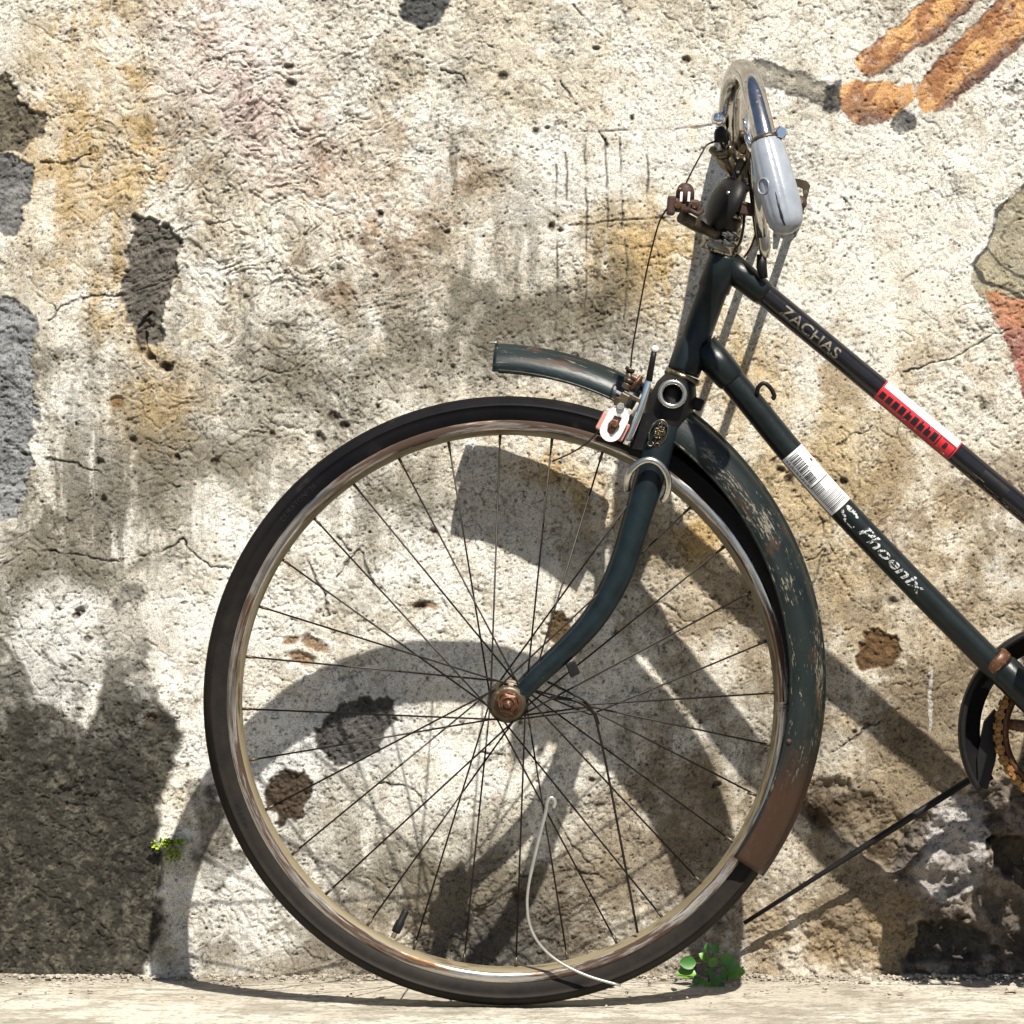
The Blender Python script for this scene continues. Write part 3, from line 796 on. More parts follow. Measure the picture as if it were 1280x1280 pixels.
    tp = sstep(425, 395, ey)[..., None]; c = c * (1 - tp * 0.6) + C(0.40, 0.19, 0.08) * tp * 0.6
    paint(mk, c)

    # wall goes quiet outside the finely built area
    far = np.clip(np.maximum(np.maximum(np.abs(X) - 0.66, Z - 1.2), 0) / 0.3, 0, 1)
    H *= (1 - 0.8 * far)
    # foot of wall spreads slightly
    H += sstep(0.03, -0.004, Z) * 0.004
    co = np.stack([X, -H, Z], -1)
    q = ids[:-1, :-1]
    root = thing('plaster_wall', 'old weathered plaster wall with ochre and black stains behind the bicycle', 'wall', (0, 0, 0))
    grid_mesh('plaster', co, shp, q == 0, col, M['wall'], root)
    names = {**{k: 'cement_patch' for k in range(1, npatch + 1)}, base_id + 1: 'painted_band', base_id + 2: 'painted_band', base_id + 3: 'painted_block',
             base_id + 4: 'painted_band', base_id + 5: 'painted_block', base_id + 6: 'painted_block', base_id + 7: 'painted_block'}
    labs = {1: 'brown-grey bare patch at the upper left edge', 3: 'tall dark grey patch beside the ochre streak', 4: 'long blue-grey patch at the left edge',
            5: 'small black patch at the top of the wall', base_id + 1: 'narrow orange-brown painted band', base_id + 2: 'wide orange-brown painted band',
            base_id + 3: 'orange-brown painted block with a dark lower edge', base_id + 4: 'grey painted band beside the handlebar',
            base_id + 5: 'black painted marks', base_id + 6: 'khaki painted block with black outline', base_id + 7: 'red-brown painted block'}
    for k, nm in names.items():
        if (q == k).any():
            grid_mesh(nm, co, shp, q == k, col, M['wall'], root, labs.get(k))
    # the body of the wall behind its face
    bm = NB()
    add_box(bm, Vector((0, 0.135, 1.325)), (1, 0, 0), (0, 1, 0), (0, 0, 1), 7.99, 0.20, 2.94)
    me = obj('wall_core', bm, M['crumb'], root)
build_wall()

# ---------------------------------------------------------------- the pavement
def build_pavement():
    gx = graded(-0.70, 0.70, 0.0022, -30, 30, 1.3)
    gy = graded(-0.34, 0.03, 0.0018, -0.85, 0.03, 1.3)
    X, Y = np.meshgrid(gx, gy)
    px = (640 + X / 0.00092).astype(np.float32); py = (Y / 0.00092).astype(np.float32)
    a = fbm(px, py, 160, 401, 5, 0.55); b_ = fbm(px, py * 2.2, 44, 411, 4, 0.6); f = fbm(px, py, 9, 421, 3, 0.6)
    col = np.empty(px.shape + (3,), np.float32)
    t = sstep(0.36, 0.62, a)[..., None]
    col[:] = np.array((0.36, 0.325, 0.265), np.float32) * (1 - t) + np.array((0.45, 0.42, 0.355), np.float32) * t
    k = sstep(0.54, 0.66, b_)[..., None] * 0.45
    col[:] = col * (1 - k) + np.array((0.15, 0.13, 0.10), np.float32) * k
    sp = sstep(0.62, 0.70, fbm(px, py * 1.8, 7, 431, 3, 0.6))[..., None] * 0.55
    col[:] = col * (1 - sp) + np.array((0.09, 0.075, 0.055), np.float32) * sp
    st2 = sstep(0.50, 0.62, fbm(px, py * 1.3, 120, 441, 7, 0.74))[..., None] * 0.6
    col[:] = col * (1 - st2) + np.array((0.19, 0.165, 0.125), np.float32) * st2
    for pl in ([(-560, -120), (-400, -90), (-330, -60), (-300, -20)], [(-20, -260), (40, -150), (120, -110), (300, -95)], [(420, -20), (450, -80), (600, -120)]):
        ck = (1 - sstep(0.6, 1.8, segdist(px + (f - 0.5) * 8, py + (b_ - 0.5) * 20, pl)))[..., None] * 0.7
        col[:] = col * (1 - ck) + np.array((0.06, 0.05, 0.04), np.float32) * ck
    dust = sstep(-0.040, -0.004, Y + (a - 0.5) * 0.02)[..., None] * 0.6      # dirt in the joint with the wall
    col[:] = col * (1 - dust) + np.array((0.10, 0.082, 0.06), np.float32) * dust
    far = np.clip(np.maximum(np.abs(X) - 0.7, -Y - 0.34) / 0.3, 0, 1)
    Hh = ((a - 0.5) * 0.004 + (b_ - 0.5) * 0.0022 + (f - 0.5) * 0.0012) * (1 - far)
    Hh += sstep(-0.022, 0.004, Y + (b_ - 0.5) * 0.02) * 0.005
    Hh -= 0.002
    s = segdist(px, py + (b_ - 0.5) * 10, [(-800, -28), (250, -24), (420, -36), (800, -30)])     # shallow joint line
    Hh -= (1 - sstep(0.8, 2.6, s)) * 0.0022
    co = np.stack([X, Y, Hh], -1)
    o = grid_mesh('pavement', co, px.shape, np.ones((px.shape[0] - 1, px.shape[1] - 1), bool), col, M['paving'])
    o['kind'] = 'structure'
    bm = NB(); add_box(bm, Vector((0, -0.91, -0.097)), (1, 0, 0), (0, 1, 0), (0, 0, 1), 59.9, 0.115, 0.19, 0.008)
    o = obj('kerb', bm, M['crumb']); o['kind'] = 'structure'
    bm = NB(); add_box(bm, Vector((0, -20.97, -0.22)), (1, 0, 0), (0, 1, 0), (0, 0, 1), 60, 40, 0.2)
    o = obj('road', bm, M['asphalt']); o['kind'] = 'structure'  # unseen street in front, added in dark asphalt to lower bounced light
build_pavement()
#@@BIKE
# ---------------------------------------------------------------- the bicycle
CONTACT = PB(635, 1256, 0)
bike = thing('bicycle', 'old dark green bicycle with black tyre and rusty chrome rim leaning on the plaster wall', 'bicycle', (CONTACT.x, CONTACT.y, 0))
AXF = (PB(912, 310) - PB(850, 470)).normalized()          # steering axis, upwards
AXS = BN.cross(AXF).normalized()                          # across it, in the bicycle's plane (to the left, forwards)
if AXS.x > 0: AXS = -AXS

# --- wheel
def build_wheel(c, name, label, rot0, kinks=True):
    wh = bpy.data.objects.new(name, None)
    wh.empty_display_size = 0.05
    wh.location = c - Vector(bike.location); COL.objects.link(wh); wh.parent = bike
    if label: wh['label'] = label
    def part(nm, bm, m, par=wh):
        me = bpy.data.meshes.new(nm)
        bmesh.ops.recalc_face_normals(bm, faces=bm.faces)
        bmesh.ops.translate(bm, verts=bm.verts, vec=-c)
        bm.to_mesh(me); bm.free(); me.materials.append(m)
        o = bpy.data.objects.new(nm, me); COL.objects.link(o); o.parent = par
        return o
    half = [(0.3150, 0.0120), (0.3190, 0.0150), (0.3250, 0.0172), (0.3300, 0.0182), (0.3345, 0.0180), (0.3352, 0.0190), (0.3366, 0.0189),
            (0.3372, 0.0176), (0.3384, 0.0172), (0.3390, 0.0158), (0.3420, 0.0126), (0.3426, 0.0112), (0.3418, 0.0106), (0.3444, 0.0088),
            (0.3450, 0.0066), (0.3440, 0.0060), (0.3460, 0.0040), (0.3466, 0.0012)]
    prof = half + [(r, -h) for r, h in half[::-1]]
    bm = NB(); add_lathe(bm, c, BN, prof, 160, e1=BU)
    part('tyre', bm, M['tyre'])
    rh = [(0.3190, 0.0120), (0.3200, 0.0138), (0.3186, 0.0156), (0.3166, 0.0160), (0.3130, 0.0163), (0.3100, 0.0158), (0.3078, 0.0138)]
    bed = [(0.3078, 0.0138), (0.3062, 0.0116), (0.3045, 0.0085), (0.3028, 0.0045), (0.3022, 0.0)]
    prof = rh + bed[1:] + [(r, -h) for r, h in (rh + bed[1:-1])[::-1]] + [(0.3165, -0.010), (0.3165, 0.010)]
    bm = NB(); add_lathe(bm, c, BN, prof, 160, e1=BU)
    rim = part('rim', bm, M['rim'])
    rim.data.materials.append(M['rimbed'])
    cl = c - c
    for p in rim.data.polygons:
        ce = p.center; h = ce.dot(BN); r = (ce - BN * h).length
        if r < 0.3081: p.material_index = 1
    # hub
    hp = [(0.004, 0.040), (0.011, 0.040), (0.0115, 0.034), (0.0225, 0.0335), (0.0235, 0.0315), (0.0225, 0.0295), (0.013, 0.0285), (0.0105, 0.020), (0.0105, -0.020),
          (0.013, -0.0285), (0.0225, -0.0295), (0.0235, -0.0315), (0.0225, -0.0335), (0.0115, -0.034), (0.011, -0.040), (0.004, -0.040)]
    bm = NB(); add_lathe(bm, c, BN, hp, 36, e1=BU)
    hub = part('hub', bm, M['darkbrass'])
    for sgn in (1, -1):
        bm = NB()
        add_lathe(bm, c + BN * sgn * 0.0535, BN * sgn, [(0.004, 0), (0.0200, 0), (0.0205, 0.002), (0.015, 0.0030), (0.004, 0.003)], 28)
        part('washer', bm, M['darkbrass'])
        bm = NB(); q = c + BN * sgn * 0.0567
        add_lathe(bm, q, BN * sgn, [(0.0005, 0), (0.0150, 0), (0.0150, 0.0016), (0.0118, 0.0022), (0.0118, 0.0024)], 24, closed=False)
        add_bolt(bm, q + BN * sgn * 0.002, BN * sgn, 0.0122, 0.007)
        add_lathe(bm, q + BN * sgn * 0.0088, BN * sgn, [(0.0062, 0), (0.0086, 0), (0.0086, 0.0012), (0.0062, 0.0012)], 20)
        add_lathe(bm, q + BN * sgn * 0.006, BN * sgn, [(0.0050, 0), (0.0050, 0.009), (0.0040, 0.0115), (0.0005, 0.012)], 14, closed=False)
        part('axle_nut', bm, M['copper'])
    # spokes, crossed three times, alternately to the near and the far flange
    e1 = BU; e2 = BW
    nips = NB(); shared = None
    knot = PB(738, 887, 0.020)
    for k in range(32):
        a = rot0 + 2 * math.pi * k / 32
        side = 1 if k % 2 == 0 else -1
        lead = 1 if (k // 2) % 2 == 0 else -1
        fa = a + lead * math.radians(71)
        rp = c + (e1 * math.cos(a) + e2 * math.sin(a)) * 0.3025 + BN * side * 0.0015
        hpnt = c + (e1 * math.cos(fa) + e2 * math.sin(fa)) * 0.0205 + BN * side * 0.0345
        din = (hpnt - rp).normalized()
        add_tube(nips, [rp - din * 0.002, rp + din * 0.011], [0.0021, 0.0017], 6)
        deg = math.degrees(a) % 360
        pts = [rp, hpnt, hpnt - BN * side * 0.005]
        if kinks and (deg < 16 or deg > 334):
            hp2 = c + (e1 * math.cos(fa) + e2 * math.sin(fa)) * 0.0205 + BN * side * 0.0345
            kn = knot + BN * (0.004 * side) + BW * (0.003 * ((k % 5) - 2))
            pts = [rp, kn, hp2, hp2 - BN * side * 0.005]
        bm = NB(); add_tube(bm, pts, 0.00118, 6)
        part('spoke', bm, M['spoke'])
    nm_ = part('nipples', nips, M['darkbrass']); nm_['kind'] = 'stuff'
    return wh, part
CW = PB(635, 876, 0)

wheel, wpart = build_wheel(CW, 'front_wheel', None, math.radians(91.7))
# bent loose spokes hanging from the knot
bm = NB()
add_tube(bm, smooth_path([PB(684, 852, 0.034), PB(712, 866, 0.030), PB(738, 884, 0.026), PB(752, 930, 0.022), PB(768, 1010, 0.018), PB(797, 1166, 0.012)], 5), 0.0015, 6)
add_tube(bm, smooth_path([PB(688, 872, 0.028), PB(720, 876, 0.026), PB(741, 890, 0.024), PB(748, 905, 0.022)], 5), 0.0022, 6)
wpart('bent_spoke', bm, M['spoke'])
# valve with its dust cap
va = math.atan2((876 - 1166), (494 - 635)); vd = BU * math.cos(va) + BW * math.sin(va)
bm = NB(); add_tube(bm, [CW + vd * 0.300, CW + vd * 0.277], 0.0030, 10)
v_ = wpart('valve', bm, M['dullchrome'])
bm = NB(); add_tube(bm, [CW + vd * 0.293, CW + vd * 0.290, CW + vd * 0.280, CW + vd * 0.278, CW + vd * 0.267, CW + vd * 0.265],
                    [0.0048, 0.0052, 0.0052, 0.0040, 0.0042, 0.003], 12)
wpart('valve_cap', bm, M['black'])

# raised lettering on the side of the tyre
def text_mesh(body, size, bold=0.0, extr=0.0, shear=0.0):
    cu = bpy.data.curves.new('t', 'FONT')
    cu.body = body; cu.size = size; cu.offset = bold; cu.shear = shear
    cu.resolution_u = 3
    o = bpy.data.objects.new('t', cu); COL.objects.link(o)
    dg = bpy.context.evaluated_depsgraph_get(); dg.update()
    me = bpy.data.meshes.new_from_object(o.evaluated_get(dg))
    bpy.data.objects.remove(o); bpy.data.curves.remove(cu)
    bm = bmesh.new(); bm.from_mesh(me); bpy.data.meshes.remove(me)
    bmesh.ops.remove_doubles(bm, verts=bm.verts, dist=size * 0.004)
    bmesh.ops.triangulate(bm, faces=bm.faces)
    bmesh.ops.subdivide_edges(bm, edges=[e for e in bm.edges if e.calc_length() > size * 0.22], cuts=2)
    return bm
def tyre_text(body, deg, r, size):
    bm = text_mesh(body, size)
    xs = [v.co.x for v in bm.verts]; w = (min(xs) + max(xs)) / 2
    for v in bm.verts:
        rr = r + v.co.y
        a = math.radians(deg) - (v.co.x - w) / r
        v.co = CW + (BU * math.cos(a) + BW * math.sin(a)) * rr + BN * (0.0186 if rr > 0.327 else 0.0182 - (0.327 - rr) * 0.3)
    sides = bmesh.ops.extrude_face_region(bm, geom=list(bm.faces))
    return bm
bm = tyre_text('DURATON  26', 136.5, 0.3255, 0.0085)
M['emboss'] = flat('raised_rubber', (0.028, 0.027, 0.03), 0.42)
wpart('raised_lettering', bm, M['emboss'])
bm = tyre_text('28 x 1 1/2', 203, 0.3255, 0.0075)
wpart('raised_lettering', bm, M['emboss'])

# --- mudguard: arched section swept round a centre a little above the hub
CM = PB(610, 850, 0)
prof = [(0.3430, 0.0335), (0.3400, 0.0325), (0.3425, 0.0345), (0.3560, 0.0335), (0.3660, 0.0300), (0.3740, 0.0240), (0.3800, 0.0150), (0.3815, 0.0125), (0.3835, 0.0105), (0.3842, 0.0)]
out = [(0.3420, 0.0350), (0.3560, 0.0340), (0.3660, 0.0304), (0.3740, 0.0244), (0.3795, 0.0160), (0.3805, 0.0120), (0.3835, 0.0100), (0.3845, 0.0040)]
out = out + [(r, -h) for r, h in out[::-1]]
inn = [(r - 0.0014, h * 0.965) for r, h in out[::-1]]
bm = NB()
add_lathe(bm, CM, BN, out + inn, 90, math.radians(-35.5), math.radians(58), e1=BU)
rust_by_arc(M['mud'], -0.02, -0.22, 0.50, (0.032, 0.015, 0.008), 0.55)
rust_by_arc(M['stub'], 0.022, 0.046, 1.00, (0.020, 0.008, 0.006), 1.1, 1)
guard = obj('mudguard', bm, M['mud'], bike)
# rolled bead along its near edge, the rivet
bm = NB()
add_tube(bm, [CM + (BU * math.cos(a) + BW * math.sin(a)) * 0.3425 + BN * 0.0342 for a in np.linspace(math.radians(-35.5), math.radians(58), 56)], 0.0015, 6)
obj('rolled_edge', bm, M['mud'], guard)
# front stub, pushed back towards the wall
SB = -0.112
SN = (BN + BU * -0.10).normalized()
CM2 = PB(606, 841, SB)
outs = [(0.3520, 0.0338), (0.3600, 0.0328), (0.3660, 0.0306), (0.3740, 0.0246), (0.3795, 0.0160), (0.3805, 0.0120), (0.3835, 0.0100), (0.3845, 0.0040)]
outs = outs + [(r, -h) for r, h in outs[::-1]]
inns = [(r - 0.0014, h * 0.965) for r, h in outs[::-1]]
bm = NB()
add_lathe(bm, CM2, SN, outs + inns, 40, math.radians(61), math.radians(88.0), e1=BU)
stub = obj('mudguard', bm, M['stub'], bike, 'bent front piece of the mudguard with rust along its crown')
bm = NB()
s1_ = (BU - SN * SN.dot(BU)).normalized(); s2_ = SN.cross(s1_)
add_tube(bm, [CM2 + (s1_ * math.cos(a) + s2_ * math.sin(a)) * 0.3522 + SN * 0.0338 for a in np.linspace(math.radians(61), math.radians(88), 20)], 0.0015, 6)
add_tube(bm, [CM2 + (s1_ * math.cos(math.radians(61.5)) + s2_ * math.sin(math.radians(61.5))) * 0.380, PB(838, 510, -0.01)], 0.006, 8)
obj('rolled_edge', bm, M['mud'], stub)
bm = NB(); add_disc(bm, PB(986, 927, 0.034), BN, [(0, 0), (0.0035, 0), (0.0035, 0.001), (0.0022, 0.003), (0, 0.0035)], 12)
obj('rivet', bm, M['rusty'], guard)
bm = NB()
te = CM2 + (s1_ * math.cos(math.radians(88.4)) + s2_ * math.sin(math.radians(88.4))) * 0.3846
add_box(bm, te - SN * 0.002, s1_, s2_, SN, 0.009, 0.0030, 0.030, 0.001)
obj('end_trim', bm, M['dullchrome'], stub)
bm = NB()
add_plate(bm, [PB(768, 466, SB + .036), PB(782, 472, SB + .036), PB(774, 498, SB + .039), PB(765, 494, SB + .039)], BN, 0.0016)
obj('stay_clip', bm, M['fork'], stub)

# --- fork
near = [(838, 505, .022, .0165), (828, 540, .030, .0172), (815, 590, .036, .0165), (800, 640, .040, .0155), (785, 690, .043, .0145), (768, 733, .045, .0138),
        (742, 776, .047, .0126), (708, 813, .048, .0115), (672, 846, .049, .0105), (650, 868, .049, .0098), (636, 880, .049, .0092)]
pts, rad = spath([PB(a, b_, o) for a, b_, o, r in near], [q[3] for q in near], 5)
bm = NB(); add_tube(bm, pts, rad, 18, flatten=0.72)
fork = obj('fork', bm, M['fork'], bike)
mirror = [p - BN * (2 * BN.dot(p - B0)) for p in pts]
bm = NB(); add_tube(bm, mirror, rad, 14, flatten=0.72)
obj('fork_blade', bm, M['fork'], fork)
for sg in (1, -1):
    bm = NB(); add_lathe(bm, CW + BN * sg * 0.0475, BN * sg, [(0.004, 0), (0.0175, 0), (0.0185, 0.0015), (0.0185, 0.0045), (0.0175, 0.006), (0.004, 0.006)], 30)
    obj('dropout', bm, M['black'], fork)
# crown: a tapered rounded block over the tyre
bm = NB()
cc = (PB(846, 488) + PB(822, 560)) / 2
pts = [PB(851, 474), PB(846, 486), PB(838, 508), PB(830, 534), PB(824, 556)]
for r_, fl_ in (((0.0185, 0.0240, 0.0270, 0.0262, 0.0225), 1.55),):
    add_tube(bm, pts, list(r_), 24, flatten=fl_)
crown = obj('fork_crown', bm, M['black'], fork)
bm = NB(); add_plate(bm, [PB(788, 520, .030), PB(826, 512, .036), PB(820, 566, .034), PB(786, 560, .028)], BN, 0.006)
add_plate(bm, [PB(772, 545, .020), PB(800, 535, .026), PB(806, 575, .024), PB(786, 568, .020)], BN, 0.005)
obj('crown_bracket', bm, M['black'], fork)
# chrome socket that faces the viewer, the crest, the bright hook round the blade, the stay lug
bm = NB(); q = PB(840, 493, 0.036)
add_lathe(bm, q, BN, [(0.0106, 0.0), (0.0160, 0.0), (0.0166, 0.012), (0.0162, 0.0142), (0.0150, 0.0150), (0.0124, 0.0150), (0.0112, 0.0140), (0.0106, 0.012)], 36)
obj('lamp_socket', bm, M['dullchrome'], fork)
bm = NB(); add_disc(bm, q, BN, [(0, 0.004), (0.0115, 0.0042), (0.0115, 0.0), (0, 0.0)], 24)
obj('socket_inside', bm, M['black'], fork)  # black disc put in for the dark inside of the open tube
bm = NB()
ec = PB(823, 541, 0.0445)
def ellring(rx, ry, th, dz, a0=0, a1=360, n=26, ox=0, oy=0):
    pp = []
    for k in range(n + 1):
        a = math.radians(a0 + (a1 - a0) * k / n)
        pp.append(ec + (-AXS) * (ox + rx * math.cos(a)) + AXF * (oy + ry * math.sin(a)) + BN * dz)
    add_tube(bm, pp, th, 6)
ellring(0.0098, 0.0150, 0.0011, 0, -70, 230, n=30)
crest_rng = random.Random(9)
for k in range(15):
    a = crest_rng.uniform(0, 6.28); rr2 = crest_rng.uniform(0.1, 0.75)
    ellring(crest_rng.uniform(.0012, .0034), crest_rng.uniform(.0016, .0050), crest_rng.uniform(.0006, .0011), crest_rng.uniform(0, .0018), crest_rng.uniform(0, 360), crest_rng.uniform(380, 560), 12,
            0.0085 * rr2 * math.cos(a), 0.0130 * rr2 * math.sin(a))
ellring(0.0030, 0.0028, 0.0011, 0.0006, 150, 400, 14, -0.004, -0.0145)
ellring(0.0024, 0.0026, 0.0010, 0.0006, -30, 220, 14, 0.0035, -0.0140)
obj('crest', bm, M['brass'], fork)
bm = NB()
hk = [(784, 612, .040), (784, 600, .050), (789, 588, .056), (800, 578, .059), (812, 575, .060), (824, 580, .059), (833, 592, .056), (836, 606, .052), (833, 620, .046), (828, 626, .042)]
add_tube(bm, smooth_path([PB(*x) for x in hk], 4), 0.0040, 12)
obj('chrome_hook', bm, M['dullchrome'], fork)
bm = NB(); add_box(bm, PB(716, 836, .050), PB(722, 850, .05) - PB(712, 826, .05), PB(724, 832, .05) - PB(708, 840, .05), BN, 0.016, 0.012, 0.014, 0.0015)
obj('stay_lug', bm, M['black'], fork)
bm = NB(); add_bolt(bm, PB(866, 503, .010), -AXS, 0.0075, 0.012); add_tube(bm, [PB(858, 500, .01), PB(868, 503, .01)], 0.0045, 10)
obj('crown_nut', bm, M['black'], fork)
bm = NB(); add_lathe(bm, PB(853, 471), AXF, [(0.0150, -0.004), (0.0205, -0.004), (0.0215, -0.001), (0.0205, 0.003), (0.0150, 0.003)], 36)
obj('crown_race', bm, M['brass'], fork)

# --- head tube with lugs
bm = NB()
h0, h1 = PB(854, 466), PB(907, 320)
hd = (h1 - h0)
def hp_(t): return h0 + hd * t
add_tube(bm, [hp_(0), hp_(0.03), hp_(0.24), hp_(0.26), hp_(0.70), hp_(0.715), hp_(0.97), hp_(1.0)],
         [.0186, .0190, .0190, .0168, .0166, .0186, .0188, .0180], 28)
head = obj('head_tube', bm, M['frame'], bike)
bm = NB()
g0 = PB(902, 306)
rp = [(0.012, -0.012), (0.0205, -0.012), (0.0225, -0.008), (0.0215, -0.004), (0.0232, -0.002), (0.0240, 0.002), (0.0228, 0.006), (0.0200, 0.0075), (0.0205, 0.010),
      (0.0215, 0.013), (0.0195, 0.017), (0.0165, 0.018), (0.0170, 0.022), (0.0155, 0.025), (0.012, 0.025)]
add_lathe(bm, g0, AXF, rp, 36)
obj('headset_cup', bm, M['headset'], head)

# --- frame tubes
def tube_part(name, path, rads, m, seg=26):
    bm = NB(); add_tube(bm, path, rads, seg); return obj(name, bm, m, bike)
tt = [PB(914, 334), PB(960, 371), PB(1100, 487), PB(1280, 637), PB(1388, 727)]
top = tube_part('top_tube', tt, [.0132] * 5, M['toptube'])
bm = NB()
add_tube(bm, [PB(908, 329), PB(930, 347), PB(952, 365), PB(957, 369)], [.0168, .0160, .0148, .0134], 24)
obj('top_lug', bm, M['frame'], top)
dt = smooth_path([PB(886, 442), PB(926, 488), PB(1010, 590), PB(1110, 697), PB(1243, 832), PB(1338, 926)], 8)
down = tube_part('down_tube', dt, 0.0150, M['frame'])
bm = NB()
add_tube(bm, [PB(878, 434), PB(900, 458), PB(914, 474), PB(916, 476.5)], [.0188, .0180, .0170, .0152], 24)
obj('down_lug', bm, M['frame'], down)
ferr = PB(1246, 828); fdir = (PB(1300, 884) - PB(1240, 824)).normalized()
bm = NB(); add_lathe(bm, ferr, fdir, [(0.0140, -0.007), (0.0162, -0.007), (0.0178, -0.004), (0.0180, 0.004), (0.0164, 0.007), (0.0140, 0.007)], 30)
obj('copper_ferrule', bm, M['copper'], down)
bm = NB(); add_tube(bm, [ferr + fdir * 0.0072, ferr + fdir * 0.010, ferr + fdir * 0.07, PB(1338, 926)], [.0168, .0184, .0186, .0190], 26)
obj('bottom_lug', bm, M['frame'], down)
bm = NB()
ck = [(946, 494, .012), (948, 484, .016), (955, 479, .017), (963, 485, .016), (968, 495, .014), (965, 499, .013)]
add_tube(bm, smooth_path([PB(*x) for x in ck], 3), [0.0026] * 14 + [0.003, 0.002], 8)
obj('cable_hook', bm, M['black'], down)
seat = tube_part('seat_tube', [PB(1338, 926), PB(1388, 727), PB(1428, 560)], .0150, M['frame'])
bm = NB(); add_lathe(bm, PB(1338, 926), BN, [(0.012, -0.036), (0.021, -0.036), (0.022, 0), (0.021, 0.036), (0.012, 0.036)], 28)
obj('bottom_bracket', bm, M['frame'], bike)
CR = PB(1820, 876)
for sg in (1, -1):
    bm = NB(); add_tube(bm, [PB(1345, 926, .018 * sg), PB(1480, 912, .034 * sg), PB(1815, 876, .056 * sg)], [.010, .0095, .008], 14); obj('chain_stay', bm, M['frame'], bike)
    bm = NB(); add_tube(bm, [PB(1420, 590, .014 * sg), PB(1490, 640, .038 * sg), PB(1815, 874, .056 * sg)], [.008, .008, .0075], 14); obj('seat_stay', bm, M['frame'], bike)

# --- lettering and labels, laid round the tubes
def along(path):
    path = [Vector(p) for p in path]; L = [0]
    for a, b2 in zip(path, path[1:]): L.append(L[-1] + (b2 - a).length)
    def f(s):
        for i in range(len(L) - 1):
            if s <= L[i + 1] or i == len(L) - 2:
                t = (s - L[i]) / (L[i + 1] - L[i]); d = (path[i + 1] - path[i]).normalized()
                return path[i].lerp(path[i + 1], t), d
    return f, L[-1]
def s_at(path, px, py):
    """arc position on path nearest the pixel"""
    f, T = along(path); q = PB(px, py, 0); best = (9, 0)
    for k in range(801):
        s = T * k / 800; d = (f(s)[0] - q).length
        if d < best[0]: best = (d, s)
    return best[1]
def wrap(bm, path, s0, r, phi0, lift):
    """bm drawn flat (x along the tube, y up) laid round the tube, y=0 at angle phi0 from facing the viewer"""
    f, T = along(path)
    for v in bm.verts:
        p, d = f(s0 + v.co.x)
        a1 = (BN - d * d.dot(BN)).normalized(); a2 = a1.cross(d).normalized()
        if a2.z < 0: a2 = -a2
        an = phi0 + v.co.y / r
        v.co = p + (a1 * math.cos(an) + a2 * math.sin(an)) * (r + lift)
def rect(bm, x0, x1, y0, y1):
    nx = max(1, int((x1 - x0) / 0.004)); ny = max(1, int((y1 - y0) / 0.0025))
    g = [[bm.verts.new((x0 + (x1 - x0) * i / nx, y0 + (y1 - y0) * j / ny, 0)) for i in range(nx + 1)] for j in range(ny + 1)]
    for j in range(ny):
        for i in range(nx):
            bm.faces.new((g[j][i], g[j][i + 1], g[j + 1][i + 1], g[j + 1][i])).smooth = True
RT, RD = 0.0132, 0.0150
sa, sb = s_at(tt, 976, 388), s_at(tt, 1046, 446)
bm = text_mesh('ZACHAS', 0.0180, 0.0002)
xs = [v.co.x for v in bm.verts]; k = (sb - sa) / (max(xs) - min(xs))
for v in bm.verts: v.co.x = (v.co.x - min(xs)) * k; v.co.y -= 0.008
wrap(bm, tt, sa, RT, math.radians(4), 0.0004)
obj('lettering', bm, M['gold'], top)
# red label with a row of black block letters and a numbered field
sa, sb = s_at(tt, 1099, 487), s_at(tt, 1192, 565); Ls = sb - sa
bm = NB(); rect(bm, 0, Ls, -0.014, 0.017); wrap(bm, tt, sa, RT, 0, 0.0004)
obj('red_label', bm, M['label_red'], top)
bm = NB(); rect(bm, 0.002, Ls * 0.985, 0.0045, 0.0168); wrap(bm, tt, sa, RT, 0, 0.0007)
obj('faded_white_strip', bm, M['label_white'], top)
bm = NB(); ps = Ls * 0.76 / 9
for i in range(9):
    hgt = (-0.0005, 0.000, 0.0005, 0.001, -0.001, 0.0015, -0.0005, -0.0005, 0.002)[i]
    rect(bm, 0.003 + i * ps, 0.003 + i * ps + ps * 0.74, -0.0085, hgt)
    if i in (4, 6, 7): rect(bm, 0.003 + i * ps + ps * 0.08, 0.003 + i * ps + ps * 0.34, hgt, hgt + 0.0032)
x0 = Ls * 0.80; x1 = Ls * 0.975
for a in ((x0 - 0.002, x0 - 0.0005, -0.010, 0.0035), (x1, x1 + 0.0013, -0.011, 0.0035), (x0 + 0.001, x1, 0.0025, 0.0035)): rect(bm, *a)
wrap(bm, tt, sa, RT, 0, 0.0007)
t8 = text_mesh('8', 0.010, 0.0004)
for v in t8.verts: v.co.x += (x0 + x1) / 2 - 0.0035; v.co.y -= 0.0062
wrap(t8, tt, sa, RT, 0, 0.0008)
tmp = bpy.data.meshes.new('t'); t8.to_mesh(tmp); t8.free(); bm.from_mesh(tmp); bpy.data.meshes.remove(tmp)
obj('label_print', bm, M['print_black'], top)
# scuffed black tape further down the top tube
bm = NB(); s_ = s_at(tt, 1214, 582)
rect(bm, 0.014, 0.050, -0.012, 0.006); wrap(bm, tt, s_, RT, 0, 0.0006)
obj('tape', bm, M['black'], top)
bm = NB()
rng = random.Random(3)
for i in range(16):
    x = 0.002 + i * 0.0062; y = -0.0125 - 0.0012 * (i % 3); rect(bm, x, x + rng.uniform(0.002, 0.007), y, y + rng.uniform(0.0007, 0.0018))
rect(bm, 0.006, 0.022, -0.0065, -0.0055); rect(bm, 0.024, 0.046, -0.0095, -0.0085); rect(bm, 0.050, 0.075, -0.0105, -0.0096)
wrap(bm, tt, s_, RT, 0, 0.0008)
obj('paint_chip', bm, M['gold'], top)
